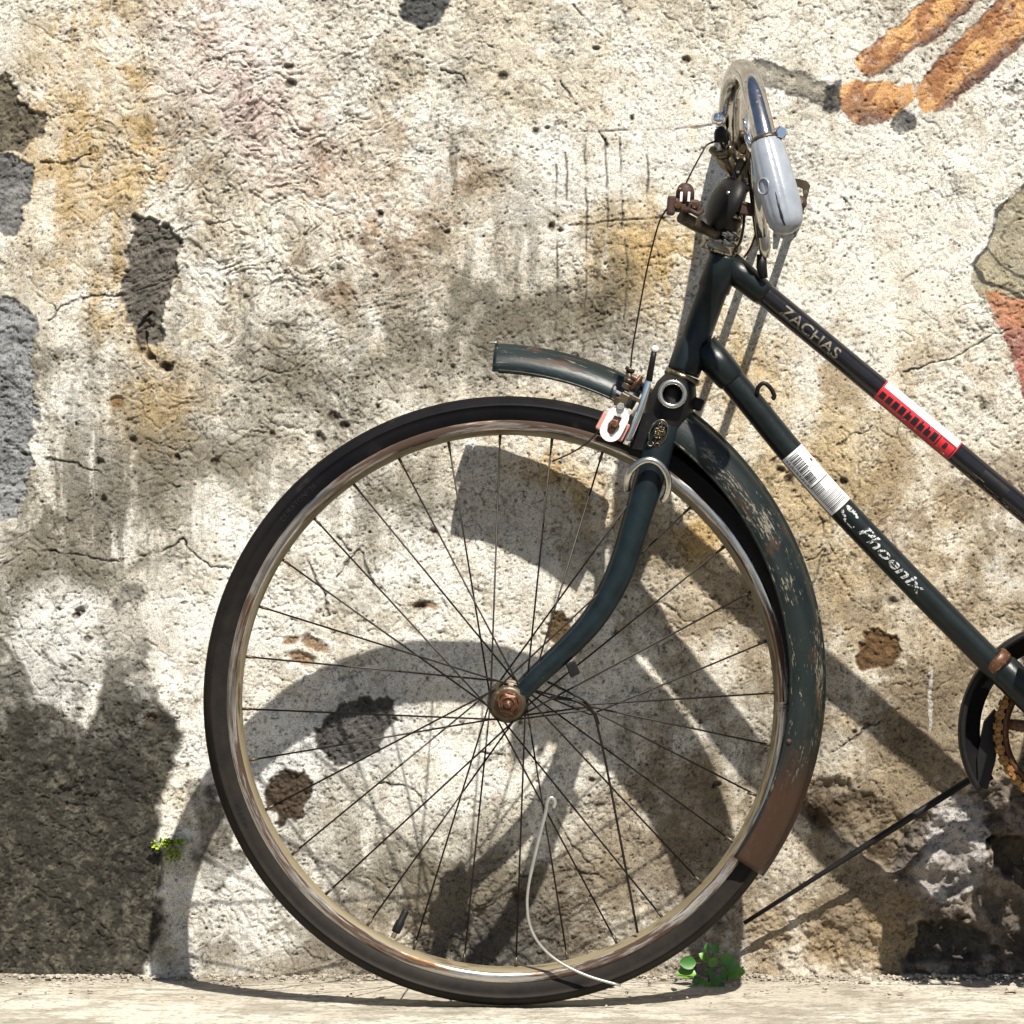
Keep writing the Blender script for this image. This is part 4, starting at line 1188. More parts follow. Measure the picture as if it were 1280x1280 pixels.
# white label with a barcode
sa, sb = s_at(dt, 990, 565), s_at(dt, 1050, 634); Ls = sb - sa
bm = NB(); rect(bm, 0, Ls, -0.017, 0.020); wrap(bm, dt, sa, RD, 0, 0.0004)
obj('barcode_label', bm, M['label_white'], down)
bm = NB(); x = 0.003; rng = random.Random(11)
while x < Ls * 0.50:
    w = rng.choice((0.0005, 0.0007, 0.0012)); rect(bm, x, x + w, -0.0085, 0.0040 if x < Ls * 0.28 else 0.002); x += w + rng.choice((0.0006, 0.0009, 0.0014))
rect(bm, Ls * 0.535, Ls * 0.55, -0.012, 0.016)
x = Ls * 0.56
while x < Ls * 0.97:
    w = rng.choice((0.0005, 0.0008)); rect(bm, x, x + w, -0.012, 0.001 if x < Ls * 0.7 else 0.013); x += w + rng.choice((0.0009, 0.0013))
x = 0.0045
for i in range(13):
    rect(bm, x, x + 0.0021, -0.0128, -0.0120); rect(bm, x + 0.0008 * (i % 3), x + 0.0006 + 0.0008 * (i % 3), -0.0130, -0.0098); 
    if i % 2: rect(bm, x, x + 0.0018, -0.0106, -0.0100)
    x += 0.0031
wrap(bm, dt, sa, RD, 0, 0.0008)
obj('barcode_print', bm, M['print_black'], down)
bm = NB()
o_ = [bm.verts.new((Ls * 0.245 + 0.0022 * math.cos(a), 0.0125 + 0.0016 * math.sin(a), 0)) for a in np.linspace(0, 2 * math.pi, 14, endpoint=False)]
bm.faces.new(o_); wrap(bm, dt, sa, RD, 0, 0.0008)
obj('label_dot', bm, M['maroon_print'], down)
# worn white script with its crest and underline
sa, sb = s_at(dt, 1074, 662), s_at(dt, 1157, 736)
bm = text_mesh('Phoenix', 0.0195, 0.0003, shear=0.25)
xs = [v.co.x for v in bm.verts]; k = (sb - sa) / (max(xs) - min(xs))
for v in bm.verts: v.co.x = (v.co.x - min(xs)) * k; v.co.y = (v.co.y - 0.006)
wrap(bm, dt, sa, RD, 0.0, 0.0004)
obj('lettering', bm, M['whiteprint'], down)
bm = NB(); s_ = s_at(dt, 1051, 636)
def blob(cx, cy, rx, ry, n=14):
    o_ = [bm.verts.new((cx + rx * math.cos(a), cy + ry * math.sin(a), 0)) for a in np.linspace(0, 2 * math.pi, n, endpoint=False)]; bm.faces.new(o_)
for cx, cy, rx, ry in ((0.006, 0.006, .005, .0028), (0.012, 0.007, .0055, .0022), (0.018, 0.0055, .003, .0016), (0.003, -0.001, .0022, .003), (0.007, -0.0035, .003, .0014), (0.011, -0.006, .0016, .0016)): blob(cx, cy, rx, ry)
rect(bm, 0.012, 0.025, -0.0080, -0.0068); rect(bm, 0.0238, 0.025, -0.008, -0.004)
wrap(bm, dt, s_, RD, 0, 0.0004)
obj('bird_crest', bm, M['whiteprint'], down)

# --- brake at the fork crown
bm = NB()
add_tube(bm, smooth_path([PB(783, 556, .046), PB(798, 520, .050), PB(806, 494, .051), PB(811, 474, .050)], 5), 0.0042, 10, flatten=0.6)
brake = obj('brake_arm', bm, M['chrome'], bike)
bm = NB(); add_tube(bm, [PB(811, 476, .050), PB(816, 448, .048), PB(818, 438, .048)], [.0040, .0034, .0034], 10)
obj('brake_lever_end', bm, M['black'], brake)
bm = NB(); add_disc(bm, PB(818, 440, .048), (PB(820, 430, .048) - PB(816, 446, .048)), [(0, 0), (0.0040, 0), (0.0044, 0.004), (0.003, 0.007), (0, 0.008)], 14)
obj('lever_tip', bm, M['white'], brake)
# slotted white shoe holder
bm = NB()
up = (PB(778, 512, .05) - PB(759, 548, .05)).normalized(); sd = BN.cross(up)
pc = PB(768, 530, 0.052)
def stad(rx, ry, n=10):
    o_ = []
    for sgn, a0 in ((1, 0), (-1, math.pi)):
        for k in range(n + 1):
            a = a0 + math.pi * k / n; o_.append(sd * rx * math.cos(a) + up * (sgn * (ry - rx) + rx * math.sin(a)))
    return o_
ou, inr = stad(0.0125, 0.0210), stad(0.0046, 0.0125)
for dz in (0.0015, -0.0015):
    A = [bm.verts.new(pc + v + BN * dz) for v in ou]; B = [bm.verts.new(pc + v + BN * dz) for v in inr]
    for i in range(len(A)):
        j = (i + 1) % len(A); bm.faces.new((A[i], A[j], B[j], B[i]))
    if dz > 0: A0, B0_ = A, B
for P0, P1 in ((A0, A), (B0_, B)):
    for i in range(len(P0)):
        j = (i + 1) % len(P0); bm.faces.new((P0[i], P0[j], P1[j], P1[i]))
obj('shoe_holder', bm, M['white'], brake)
bm = NB(); add_bolt(bm, pc - up * 0.001 + BN * 0.0016, BN, 0.0066, 0.004, 0.004); add_tube(bm, [pc - BN * 0.02, pc], 0.004, 10)
obj('shoe_bolt', bm, M['copper'], brake)
bm = NB(); add_box(bm, pc - up * 0.003 - BN * 0.012 + sd * 0, up, sd, BN, 0.022, 0.034, 0.012, 0.002)
obj('brake_pad', bm, M['pink'], brake)
bm = NB()
add_box(bm, PB(779, 500, .048), up, sd, BN, 0.016, 0.012, 0.010, 0.002)
add_bolt(bm, PB(782, 486, .046), up, 0.0060, 0.006); add_bolt(bm, PB(772, 502, .052), BN, 0.0055, 0.004)
add_box(bm, PB(790, 496, .048), sd, up, BN, 0.022, 0.005, 0.006, 0.001)
obj('pivot_block', bm, M['darkbrass'], brake)
bm = NB(); add_bolt(bm, PB(776, 508, .054), BN, 0.0045, 0.004, 0.003); add_box(bm, PB(777, 493, .050), sd, up, BN, 0.016, 0.004, 0.004, 0.001)
obj('chrome_bolt', bm, M['chrome'], brake)
bm = NB()
add_tube(bm, [PB(785, 484, .044), PB(787, 462, .044)], [.0042, .0042], 10); add_lathe(bm, PB(785.5, 478, .044), up, [(0.003, 0), (0.0065, 0), (0.0065, 0.004), (0.003, 0.004)], 14)
add_lathe(bm, PB(786.5, 464, .044), up, [(0.003, 0), (0.0060, 0), (0.0060, 0.004), (0.003, 0.004)], 12)
obj('cable_adjuster', bm, M['darkbrass'], brake)
bm = NB(); add_box(bm, PB(795, 474, .044), sd, up, BN, 0.015, 0.006, 0.008, 0.002); add_tube(bm, [PB(788, 487, .048), PB(802, 470, .048)], 0.0026, 8)
obj('cable_stop', bm, M['copper'], brake)
bm = NB(); add_tube(bm, smooth_path([PB(756, 527, .045), PB(740, 548, .044), PB(718, 564, .044), PB(690, 577, .044)], 4), 0.0011, 6)
obj('frayed_cable_end', bm, M['spoke'], brake)
bm = NB(); add_box(bm, PB(788, 535, .040), up, sd, BN, 0.030, 0.014, 0.010, 0.002); add_bolt(bm, PB(788, 548, .046), BN, 0.0040, 0.003)
obj('arm_bridge', bm, M['black'], brake)
# long brake cable, clamp to handlebar
bm = NB()
cp = [PH(788, 466, .10), PH(790, 440, .10), PH(795, 410, .10), PH(806, 350, .105), PH(815, 310, .11), PH(824, 278, .115), PH(833, 262, .12), PH(838, 258, .12)]
add_tube(bm, smooth_path(cp, 5), 0.0011, 6)
obj('brake_cable', bm, M['spoke'], bike)
bm = NB()
cp = [PH(857, 230, .12), PH(866, 212, .118), PH(878, 190, .112), PH(884, 181, .108), PH(893, 177, .10)]
add_tube(bm, smooth_path(cp, 5), 0.0011, 6)
obj('brake_cable', bm, M['spoke'], bike)

# --- rusty clamp on its arm in front of the head
bm = NB()
add_tube(bm, smooth_path([PH(896, 293, .075), PH(880, 286, .085), PH(866, 279, .098), PH(852, 271, .11)], 4), [.0062] * 5 + [.0075] * 8, 12)
arm = obj('clamp_arm', bm, M['darkbrass'], bike)
bm = NB()
cX = (PH(878, 262, .12) - PH(836, 258, .12)).normalized(); cZ = (PH(857, 240, .12) - PH(855, 270, .12)).normalized()
add_box(bm, PH(854, 257, .118), cX, cZ, (0, -1, 0), 0.036, 0.015, 0.022, 0.003)
add_box(bm, PH(839, 257, .122), cX, cZ, (0, -1, 0), 0.009, 0.021, 0.024, 0.002)
add_disc(bm, PH(856, 249, .12), cZ, [(0, -0.004), (0.0105, -0.004), (0.0105, 0.008), (0.0085, 0.014), (0.005, 0.0175), (0, 0.0185)], 18)
add_tube(bm, [PH(862, 262, .13), PH(872, 268, .13), PH(878, 263, .125)], 0.003, 8)
clamp = obj('cable_clamp', bm, M['rusty'], arm)
bm = NB(); add_bolt(bm, PH(847, 256, .131), (0, -1, 0), 0.005, 0.004); add_bolt(bm, PH(868, 257, .129), (0, -1, 0), 0.004, 0.004); add_box(bm, PH(850, 237, .128), cX, cZ, (0, -1, 0), 0.004, 0.004, 0.004, 0.001)
obj('clamp_screw', bm, M['copper'], arm)
bm = NB()
for x in (851.5, 861):
    add_box(bm, PH(x, 246, .132), cX, cZ, (0, -1, 0), 0.0030, 0.0110, 0.002, 0.0006)
obj('clamp_slot', bm, M['white'], arm)

# --- stem, bell cover, linkages
s0, s1 = PH(905, 300, .056), PH(934, 190, .060)
bm = NB(); sdv = s1 - s0
add_tube(bm, [s0, s0 + sdv * .25, s0 + sdv * .28, s0 + sdv * .8, s1], [.0150, .0145, .0120, .0118, .0105], 20)
stem = obj('stem', bm, M['darkbrass'], bike)
bm = NB()
add_disc(bm, PH(909, 254, .075), Vector((-0.84, -0.34, 0.44)), [(0, -0.003), (0.0330, -0.003), (0.0345, 0.0), (0.0325, 0.006), (0.026, 0.0125), (0.013, 0.0165), (0, 0.0175)], 32)
bell = obj('bell_cover', bm, M['black'], stem)
bm = NB()
add_box(bm, PH(936, 262, .082), (1, 0, -0.12), (0.12, 0, 1), (0, -1, 0), 0.021, 0.014, 0.016, 0.002)
add_tube(bm, [PH(912, 248, .09), PH(922, 252, .088), PH(944, 258, .09)], 0.0024, 8)
obj('stem_clip', bm, M['rusty'], stem)
for q in (PH(923, 215, .088), PH(911, 241, .098)):
    bm = NB(); add_disc(bm, q, (0, -1, 0), [(0, 0), (0.003, 0), (0.002, 0.003), (0, 0.0035)], 10)
    obj('small_screw', bm, M['chrome'], stem)
bm = NB(); add_bolt(bm, PH(931, 236, .082), (0.2, -1, 0.1), 0.0058, 0.006, 0.004)
obj('stem_bolt', bm, M['headset'], stem)
bm = NB(); add_lathe(bm, PH(925, 226, .062), AXF, [(0.011, -0.004), (0.0150, -0.004), (0.0158, 0.0), (0.0150, 0.004), (0.011, 0.004)], 26)
add_lathe(bm, PH(914, 268, .060), AXF, [(0.012, -0.004), (0.0165, -0.004), (0.0172, 0.0), (0.0165, 0.004), (0.012, 0.004)], 26)
obj('stem_collar', bm, M['headset'], stem)
bm = NB(); add_tube(bm, smooth_path([PH(900, 176, .085), PH(910, 200, .09), PH(922, 232, .088), PH(930, 268, .082), PH(926, 300, .075), PH(918, 312, .07)], 5), .0016, 8)
obj('inner_cable', bm, M['black'], stem)
bm = NB(); add_tube(bm, smooth_path([PH(944, 178, .12), PH(938, 200, .10), PH(926, 222, .09), PH(916, 240, .092)], 5), .0030, 8)
obj('lever_link', bm, M['darkbrass'], stem)
# wing-shaped hook and stem clamp
bm = NB()
add_tube(bm, smooth_path([PH(890, 186, .085), PH(897, 193, .09), PH(908, 192, .09), PH(913, 183, .088)], 4), [.0050] * 4 + [.0060] * 5 + [.0045] * 4, 10)
add_tube(bm, [PH(902, 192, .088), PH(914, 208, .08), PH(924, 216, .07)], [.006, .0085, .010], 12)
obj('wing_hook', bm, M['brass'], stem)
bm = NB()
add_lathe(bm, PH(921, 190, .060), (0.25, -1, 0.25), [(0.012, -0.018), (0.0195, -0.018), (0.0205, 0.0), (0.0195, 0.020), (0.012, 0.020)], 26)
add_tube(bm, [PH(919, 232, .08), PH(926, 206, .085), PH(940, 190, .08)], [.006, .0075, .006], 10)
obj('handlebar_clamp', bm, M['darkbrass'], stem)
# black ferrule with its chrome cap
bm = NB(); add_tube(bm, [PH(901, 178, .10), PH(901, 166, .10), PH(899, 160, .10)], [.0075, .0078, .0050], 14)
obj('cable_ferrule', bm, M['black'], stem)
bm = NB(); add_tube(bm, [PH(899, 160, .10), PH(899, 150, .10)], .0042, 10); add_disc(bm, PH(898, 152, .10), (0, 0, 1), [(0, -0.003), (0.0075, -0.003), (0.0085, 0.002), (0.0075, 0.008), (0.004, 0.0105), (0, 0.011)], 18)
obj('ferrule_cap', bm, M['chrome'], stem)

# --- handlebar: out of the clamp, up, over and down towards the viewer
hb = [(920, 198, .050), (914, 178, .064), (912, 150, .082), (914, 118, .105), (920, 96, .132), (928, 88, .160), (937, 98, .186), (943, 118, .208), (951, 150, .228), (957, 176, .240)]
bm = NB(); add_tube(bm, smooth_path([PH(*x) for x in hb], 6), 0.0128, 22)
bar = obj('handlebar', bm, M['barchrome'], bike)
hb2 = [(922, 196, .050), (930, 180, .030), (936, 150, .005), (936, 122, -.025), (931, 106, -.060), (928, 103, -.10), (927, 103, -.16)]
bm = NB(); add_tube(bm, smooth_path([PH(*x) for x in hb2], 6), 0.0120, 18)
obj('handlebar_far_end', bm, M['dullchrome'], bar)
ga, gb = PH(956, 172, .239), PH(986, 291, .268)
gd = gb - ga
bm = NB()
gp = [(0, .0135), (.01, .0152), (.04, .0158), (.06, .0168), (.12, .0188), (.35, .0206), (.62, .0212), (.80, .0206), (.90, .0186), (.96, .0145), (.99, .008), (1, .002)]
ax_g = gd.normalized(); e1g = ax_g.orthogonal().normalized(); e2g = ax_g.cross(e1g)
rings = []
for t, r in gp:
    ring = []
    for k in range(64):
        a = 2 * math.pi * k / 64
        rib = 1.0 if not (0.05 < t < 0.95) else (1 - 0.045 * max(0, math.cos(8 * a)) ** 6)
        ring.append(bm.verts.new(ga + gd * t + (e1g * math.cos(a) + e2g * math.sin(a)) * r * rib))
    rings.append(ring)
for a_, b_ in zip(rings, rings[1:]):
    for k in range(64): bm.faces.new((a_[k], a_[(k + 1) % 64], b_[(k + 1) % 64], b_[k])).smooth = True
bm.faces.new(rings[0]); bm.faces.new(rings[-1])
grip = obj('grip', bm, M['alu'], bar)
bm = NB()
f0 = (CAMP - (ga + gd * .58)).normalized(); f0 = (f0 - ax_g * f0.dot(ax_g)).normalized(); sg_ = ax_g.cross(f0)
if sg_.x > 0: sg_ = -sg_
bd = (f0 * 0.72 + sg_ * 0.69).normalized(); bq = ga + gd * .52 + bd * .0200
add_lathe(bm, bq, bd, [(0.0075, 0), (0.0095, 0), (0.0095, 0.0012), (0.0085, 0.0018), (0.0075, 0.0012)], 26)
obj('grip_badge', bm, M['alu'], grip)
bm = NB(); q0 = ga + gd * .70
dq = (f0 * 0.95 - sg_ * -0.15).normalized()
add_tube(bm, [ga + gd * .62 + dq * .0207, ga + gd * .76 + dq * .0204, ga + gd * .88 + dq * .0188, ga + gd * .955 + dq * .0142], [.0006, .0013, .0016, .0012], 6)
obj('grip_split', bm, M['print_black'], grip)
# band clamp with bolt at the top of the grip
bm = NB()
rg = ga + gd * 0.03
add_lathe(bm, rg, ax_g, [(0.0135, -0.003), (0.0158, -0.003), (0.0165, 0), (0.0158, 0.003), (0.0135, 0.003)], 30)
add_tube(bm, smooth_path([PH(966, 171, .245), PH(972, 173, .248), PH(979, 170, .248), PH(982, 164, .246)], 3), .0024, 8)
obj('band_clamp', bm, M['darkbrass'], bar)
bm = NB(); add_bolt(bm, PH(975, 166, .246), (0.3, -1, 0.1), 0.0072, 0.006)
obj('clamp_bolt', bm, M['chrome'], bar)
# rod brake: bright link and rod falling behind the grip
bm = NB()
add_tube(bm, smooth_path([PH(928, 190, .10), PH(932, 183, .105), PH(937, 186, .105), PH(936, 194, .10), PH(938, 210, .09), PH(942, 250, .08), PH(948, 296, .07), PH(953, 312, .065)], 4),
         [.0042] * 8 + [.0046] * 6 + [.0040] * 15, 10)
rod = obj('brake_rod', bm, M['brass'], bike)
bm = NB(); add_tube(bm, [PH(941, 180, .11), PH(946, 240, .10), PH(953, 296, .09)], [.0042, .0062, .0068], 12)
obj('rod_tube', bm, M['barchrome'], rod)
bm = NB(); add_tube(bm, [PH(951, 282, .078), PH(954, 290, .076), PH(956, 310, .074), PH(956, 322, .073)], [.0052, .0075, .0072, .0048], 12)
obj('knurled_nut', bm, M['dullchrome'], rod)
bm = NB(); add_tube(bm, [PH(952, 318, .072), PH(952, 334, .071), PH(955, 348, .070)], [.0055, .0062, .0045], 12)
obj('rod_end', bm, M['black'], rod)
bm = NB(); add_tube(bm, smooth_path([PH(945, 292, .07), PH(938, 310, .066), PH(930, 322, .064)], 4), .0014, 6)
obj('loose_wire', bm, M['copper'], rod)
bm = NB(); add_tube(bm, [PH(934, 168, .11), PH(939, 190, .11)], [.0044, .0036], 10); add_tube(bm, [PH(930, 148, .11), PH(934, 168, .11)], [.0022, .0026], 8)
obj('lever_pivot', bm, M['chrome'], rod)

# --- drive side: chainring with its chain, guard, crank, pedals
CC = PB(1336, 915, -0.030)
bm = NB(); add_lathe(bm, CC, BN, [(0.0690, -0.0012), (0.0780, -0.0012), (0.0780, 0.0012), (0.0690, 0.0012)], 72)
for k in range(5):
    a = k * 2 * math.pi / 5 + 0.5; d = BU * math.cos(a) + BW * math.sin(a)
    add_tube(bm, [CC + d * 0.018, CC + d * 0.071], [.009, .006], 8, flatten=0.3)
add_lathe(bm, CC, BN, [(0.008, -0.003), (0.022, -0.003), (0.022, 0.003), (0.008, 0.003)], 30)
ring = obj('chainring', bm, M['copper'], bike)
bm = NB(); rc_ = 0.0815
nl = 44; loop = []
for k in range(nl):
    a = math.radians(80) + math.radians(200) * k / (nl - 1); loop.append(CC + (BU * math.cos(a) + BW * math.sin(a)) * rc_)
tr = CR - BN * 0.042
bot = [loop[-1].lerp(tr - BW * 0.034, t) for t in np.linspace(0, 1, 40)[1:]]; upr = [(tr + BW * 0.034).lerp(loop[0], t) for t in np.linspace(0, 1, 40)[:-1]]
loop = upr + loop + bot
for i in range(len(loop) - 1):
    a_, b_ = loop[i], loop[i + 1]; d = (b_ - a_).normalized(); n_ = BN.cross(d)
    hh_ = 0.0105 if i % 2 else 0.0066
    for o_ in ((-0.0038, 0.0046) if i % 2 else (-0.0022, 0.0024)):
        add_box(bm, (a_ + b_) / 2 + BN * o_, d, n_, BN, (b_ - a_).length * (1.10 if i % 2 else 0.9), hh_, 0.0014, 0.0005)
    add_tube(bm, [a_ - BN * 0.0050, a_ + BN * 0.0080], 0.0030, 8)
    if 39 <= i < 84: add_box(bm, a_ - n_ * 0.0065 * (1 if n_.dot(a_ - CC) > 0 else -1) - BN * 0.001, d, n_, BN, 0.0055, 0.008, 0.003)
chain = obj('chain', bm, M['chain'], ring)
chain['kind'] = 'stuff'
bm = NB()
G = CC - BN * 0.006
add_lathe(bm, G, BN, [(0.100, -0.012), (0.124, -0.012), (0.1255, -0.010), (0.1255, 0.010), (0.124, 0.012), (0.120, 0.012), (0.1185, 0.008), (0.1185, -0.008), (0.100, -0.008)], 40,
          math.radians(60), math.radians(213), e1=BU)
add_plate(bm, [PB(1230, 902, -.046), PB(1243, 886, -.046), PB(1250, 900, -.046), PB(1244, 950, -.046), PB(1234, 986, -.046), PB(1222, 984, -.046), PB(1221, 945, -.046)], BN, 0.010)
obj('chain_guard', bm, M['black'], bike)
for sg, dr in ((1, Vector((0.06, 0, 0.99))), (-1, Vector((-0.06, 0, -0.99)))):
    b0 = PB(1338, 926, 0.05 * sg); d3 = (BU * dr.x + BW * dr.z).normalized(); e_ = b0 + d3 * 0.165 + BN * 0.012 * sg
    bm = NB(); add_tube(bm, [b0 - BN * 0.012 * sg, b0 + BN * 0.006 * sg], 0.017, 18); add_tube(bm, [b0, b0 + d3 * 0.03, e_], [.011, .009, .008], 14, flatten=0.7)
    ck_ = obj('crank', bm, M['dullchrome'], bike)
    bm = NB(); add_tube(bm, [e_, e_ + BN * 0.10 * sg], 0.006, 10)
    for t in (-1, 1): add_box(bm, e_ + BN * 0.06 * sg + BU * 0.030 * t, BN, BU, BW, 0.085, 0.022, 0.022, 0.004)
    add_box(bm, e_ + BN * 0.018 * sg, BU, BW, BN, 0.08, 0.014, 0.004, 0.001); add_box(bm, e_ + BN * 0.102 * sg, BU, BW, BN, 0.08, 0.014, 0.004, 0.001)
    obj('pedal', bm, M['black'], ck_)

# --- what lies beyond the picture's right edge: rear wheel, guard, saddle
rear = bpy.data.objects.new('rear_wheel', None); rear.location = CR - Vector(bike.location); COL.objects.link(rear); rear.parent = bike
for ch in list(wheel.children):
    if ch.name.startswith(('bent_spoke', 'raised', 'valve')): continue
    c2 = ch.copy(); COL.objects.link(c2); c2.parent = rear
bm = NB(); add_lathe(bm, CR, BN, out + inn, 70, math.radians(-10), math.radians(170), e1=BU)
bmesh.ops.scale(bm, vec=(1, 1, 1), verts=bm.verts)
obj('mudguard', bm, M['frame'], bike, 'rear mudguard')
bm = NB(); add_tube(bm, [PB(1424, 575), PB(1444, 492)], 0.0125, 16)
post = obj('seat_post', bm, M['dullchrome'], bike)
bm = NB()
sp = [(1400, 474, .016, .012), (1420, 470, .024, .016), (1460, 470, .032, .020), (1520, 464, .055, .026), (1580, 456, .088, .028), (1630, 450, .098, .026), (1655, 452, .070, .018)]
pp, rr_ = spath([PB(a, b_) for a, b_, w, h in sp], [w for a, b_, w, h in sp], 5); _, hh = spath([PB(a, b_) for a, b_, w, h in sp], [h for a, b_, w, h in sp], 5)
rings = []
for p, w, h in zip(pp, rr_, hh):
    rings.append([bm.verts.new(p + BN * w * math.cos(a) + BW * h * math.sin(a)) for a in np.linspace(0, 2 * math.pi, 18, endpoint=False)])
for a_, b_ in zip(rings, rings[1:]):
    for k in range(18): bm.faces.new((a_[k], a_[(k + 1) % 18], b_[(k + 1) % 18], b_[k])).smooth = True
bm.faces.new(rings[0]); bm.faces.new(rings[-1])
obj('saddle', bm, M['black'], bike)

# ---------------------------------------------------------------- loose things by the wheel
# bent wire hooked into the wheel
bm = NB()
wp = [(692, 1010, .034), (694, 1002, .036), (689, 997, .037), (684, 1003, .037), (682, 1016, .036), (672, 1055, .034), (662, 1100, .032), (659, 1130, .031), (663, 1158, .030),
      (676, 1182, .030), (700, 1203, .030), (735, 1220, .030), (776, 1232, .026)]
base = PB(735, 1235, .03)
wr = thing('bent_wire', 'thin bright bent wire with a looped end stuck through the bottom of the wheel', 'wire', (base.x, base.y, base.z))
add_tube(bm, smooth_path([PB(*x) for x in wp], 5), [0.0021] * 30 + [0.0017] * 31, 8)
obj('wire_strand', bm, M['wire'], wr)
# thin black rod leaning by the wall
r0, r1 = P(930, 1154, .030), P(1232, 962, .062)
rd = thing('metal_rod', 'thin black metal rod slanting up from behind the tyre towards the chain guard', 'rod', (r0.x, r0.y, 0))
bm = NB(); add_tube(bm, [r0, r0.lerp(r1, 0.3), r0.lerp(r1, 0.62), r1], [.0026, .0030, .0042, .0044], 10)
obj('rod_shaft', bm, M['black'], rd)
# steel bracket bolted to the wall
bq = P(1004, 244, .012)
br = thing('wall_bracket', 'small slotted steel bracket bolted to the wall beside the silver grip', 'bracket', (bq.x, 0, bq.z))
bm = NB()
ol = [P(984, 221, .014), P(1008, 226, .014), P(1013, 232, .014), P(1003, 270, .014), P(994, 280, .014), P(978, 270, .014)]
il = [P(996, 233, .014), P(1003, 236, .014), P(1004, 244, .014), P(999, 256, .014), P(993, 254, .014), P(992, 242, .014)]
for dz in (0.002, -0.002):
    A = [bm.verts.new(v + Vector((0, dz, 0))) for v in ol]; B = [bm.verts.new(v + Vector((0, dz, 0))) for v in il]
    for i in range(6):
        j = (i + 1) % 6; bm.faces.new((A[i], A[j], B[j], B[i]))
    if dz > 0: A0, B0_ = A, B
for P0, P1 in ((A0, A), (B0_, B)):
    for i in range(6):
        j = (i + 1) % 6; bm.faces.new((P0[i], P0[j], P1[j], P1[i]))
add_box(bm, P(981, 246, .014), (1, 0, 0), (0, 0, 1), (0, 1, 0), 0.006, 0.044, 0.028, 0.001)
obj('slotted_plate', bm, M['darkbrass'], br)
bm = NB(); add_disc(bm, P(1000, 254, .018), (0, -1, 0.2), [(0, -0.014), (0.006, -0.014), (0.0075, -0.004), (0.0085, 0.001), (0.006, 0.006), (0, 0.0075)], 14)
obj('bolt', bm, M['rusty'], br)
bm = NB(); add_tube(bm, [P(1000, 252, 0.0), P(990, 250, 0.215)], 0.0052, 12)
obj('fixing_bar', bm, M['darkbrass'], br)
bm = NB(); add_tube(bm, [P(957, 268, 0.0), P(946, 262, 0.19)], 0.0052, 12)
obj('fixing_bar', bm, M['darkbrass'], br)
# plants
def leaf_bm(c, tip, w, nrm, fold=0.42):
    """rounded leaf: outline with a folded midrib"""
    bm = NB(); ax = tip - c; L = ax.length; ax.normalize(); nrm = (nrm - ax * nrm.dot(ax)).normalized(); sd_ = ax.cross(nrm)
    mids, le, ri = [], [], []
    for t, k in ((0, 0.05), (.12, .50), (.30, .90), (.52, 1.0), (.76, .80), (.93, .36), (1, .02)):
        m_ = c + ax * L * t - nrm * L * 0.18 * t * t
        mids.append(bm.verts.new(m_)); le.append(bm.verts.new(m_ + sd_ * w * k + nrm * w * k * fold)); ri.append(bm.verts.new(m_ - sd_ * w * k + nrm * w * k * fold))
    for i in range(6):
        bm.faces.new((mids[i], mids[i + 1], le[i + 1], le[i])).smooth = True
        bm.faces.new((mids[i], ri[i], ri[i + 1], mids[i + 1])).smooth = True
    return bm
wb = P(886, 1244, .055); wb.z = 0.0
weed = thing('weed', 'small bright green round-leaved weed growing at the foot of the wall by the tyre', 'plant', (wb.x, wb.y, 0))
rng = random.Random(4)
lv = [(858, 1216, 13, 1), (860, 1203, 11, 0), (881, 1197, 9, 1), (892, 1203, 8, 1), (908, 1198, 10, 0), (914, 1206, 11, 0), (919, 1216, 13, 1), (906, 1218, 9, 0), (894, 1186, 7, 0), (884, 1184, 5, 0),
      (877, 1230, 8, 1), (886, 1234, 8, 1), (895, 1226, 8, 0), (870, 1227, 6, 0), (902, 1231, 5, 0), (888, 1215, 6, 0)]
bm = NB()
jn = [P(888, 1205, .060), P(886, 1220, .058), P(890, 1228, .058)]
add_tube(bm, [wb, jn[1], jn[0], P(893, 1182, .058)], [.0014, .0012, .0010, .0006], 6)
cs = []
for px_, py_, s_, br_ in lv:
    c = P(px_, py_, .060 + rng.uniform(-.012, .016)); j = min(jn, key=lambda q: (q - c).length)
    dirx = (c - j); dirx.y = 0; dirx = dirx.normalized() if dirx.length > 1e-4 else Vector((0, 0, 1))
    L = s_ * 0.00094 * 1.9
    cs.append((c - dirx * L / 2, c + dirx * L / 2 + Vector((0, rng.uniform(-.004, .002), 0)), s_ * 0.00094 * 0.80, br_))
    add_tube(bm, [j, c - dirx * L / 2], [.0007, .0005], 5)
obj('weed_stem', bm, M['stem'], weed)
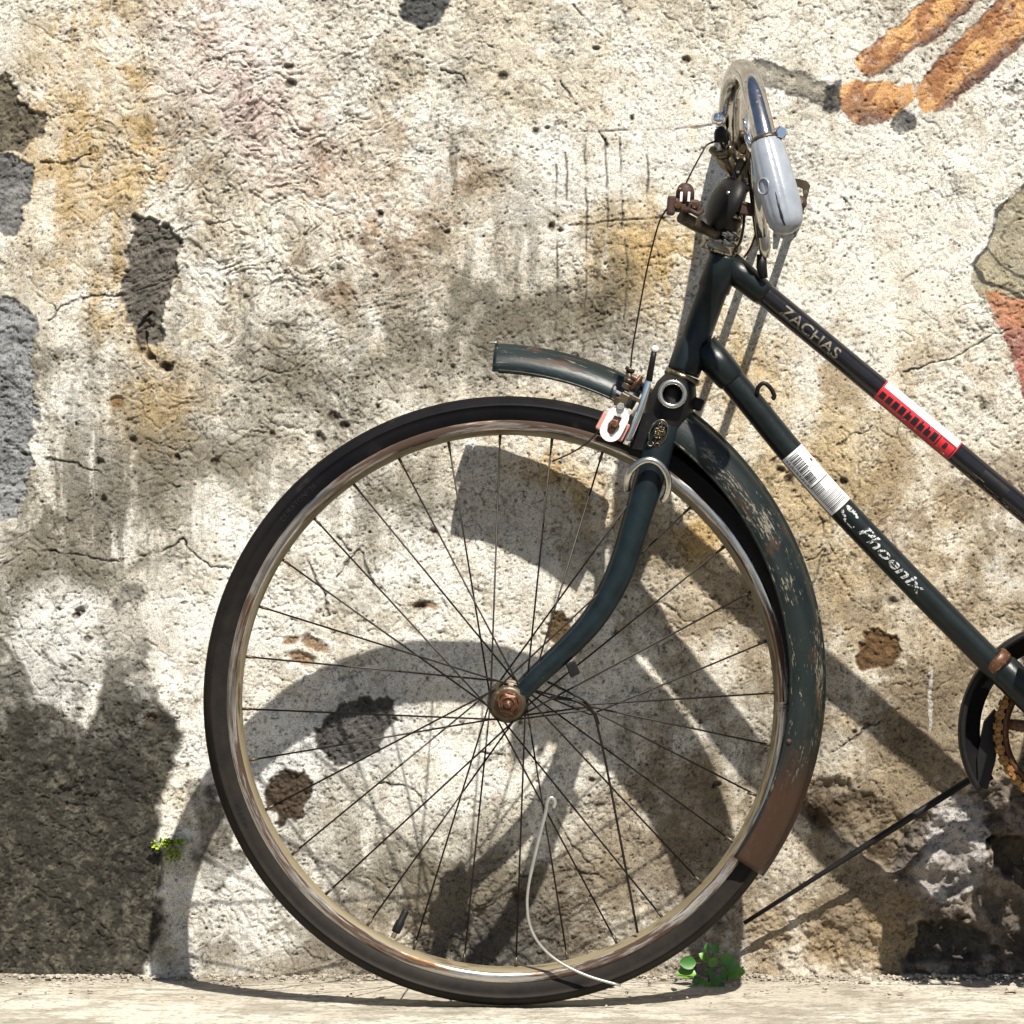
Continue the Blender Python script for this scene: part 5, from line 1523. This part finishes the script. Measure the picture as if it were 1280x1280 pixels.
for a_, b_, w, br_ in cs:
    obj('leaf', leaf_bm(a_, b_, w, Vector((rng.uniform(-.3, .3), -0.75, 0.75)) if br_ else Vector((rng.uniform(-.5, .5), -1, 0.15))), M['leaf' if br_ else 'leafshade'], weed)  # lit leaves and shaded leaves take separate greens
mb = P(214, 1062, .004)
moss = thing('moss_tuft', 'tiny yellow-green moss tuft growing in a crack of the wall left of the wheel', 'plant', (mb.x, 0, mb.z))
bm = NB()
for i in range(190):
    px_, py_ = 214 + rng.gauss(0, 9), 1050 + abs(rng.gauss(0, 5)) ; 
    if i % 3 == 0: px_, py_ = 217 + rng.gauss(0, 5), 1064 + abs(rng.gauss(0, 7))
    c = P(px_, py_, rng.uniform(.004, .014)); d = Vector((rng.uniform(-1, 1), -1.0, rng.uniform(-.2, 1.2))).normalized()
    b2 = leaf_bm(c, c + d * rng.uniform(.004, .007), rng.uniform(.0014, .0028), Vector((rng.uniform(-1, 1), -.4, 1)))
    tmp = bpy.data.meshes.new('t'); b2.to_mesh(tmp); b2.free(); bm.from_mesh(tmp); bpy.data.meshes.remove(tmp)
obj('moss_leaves', bm, M['moss'], moss)
# crumbs of mortar along the foot of the wall
bm = NB()
for i in range(1300):
    x = rng.uniform(-.64, .64) if i % 2 else rng.choice((-.5, -.3, -.05, .12, .33, .42, .52)) + rng.gauss(0, .06); y = -abs(rng.gauss(0, .018 if i % 3 else .09)) - .004; s_ = abs(rng.gauss(0, .0013)) + .0005
    if i % 90 == 0: s_ *= 2.2
    r_ = bmesh.ops.create_icosphere(bm, subdivisions=1, radius=s_, matrix=Matrix.Translation((x, y, .002)) @ Matrix.Diagonal((rng.uniform(.7, 1.6), 1, rng.uniform(.5, .9), 1)))
    for v in r_['verts']: v.co += Vector((rng.uniform(-1, 1), rng.uniform(-1, 1), rng.uniform(-1, 1))) * s_ * .25
cr = obj('mortar_crumbs', bm, M['crumb'])
cr['kind'] = 'stuff'; cr['label'] = 'scatter of mortar crumbs along the foot of the wall'
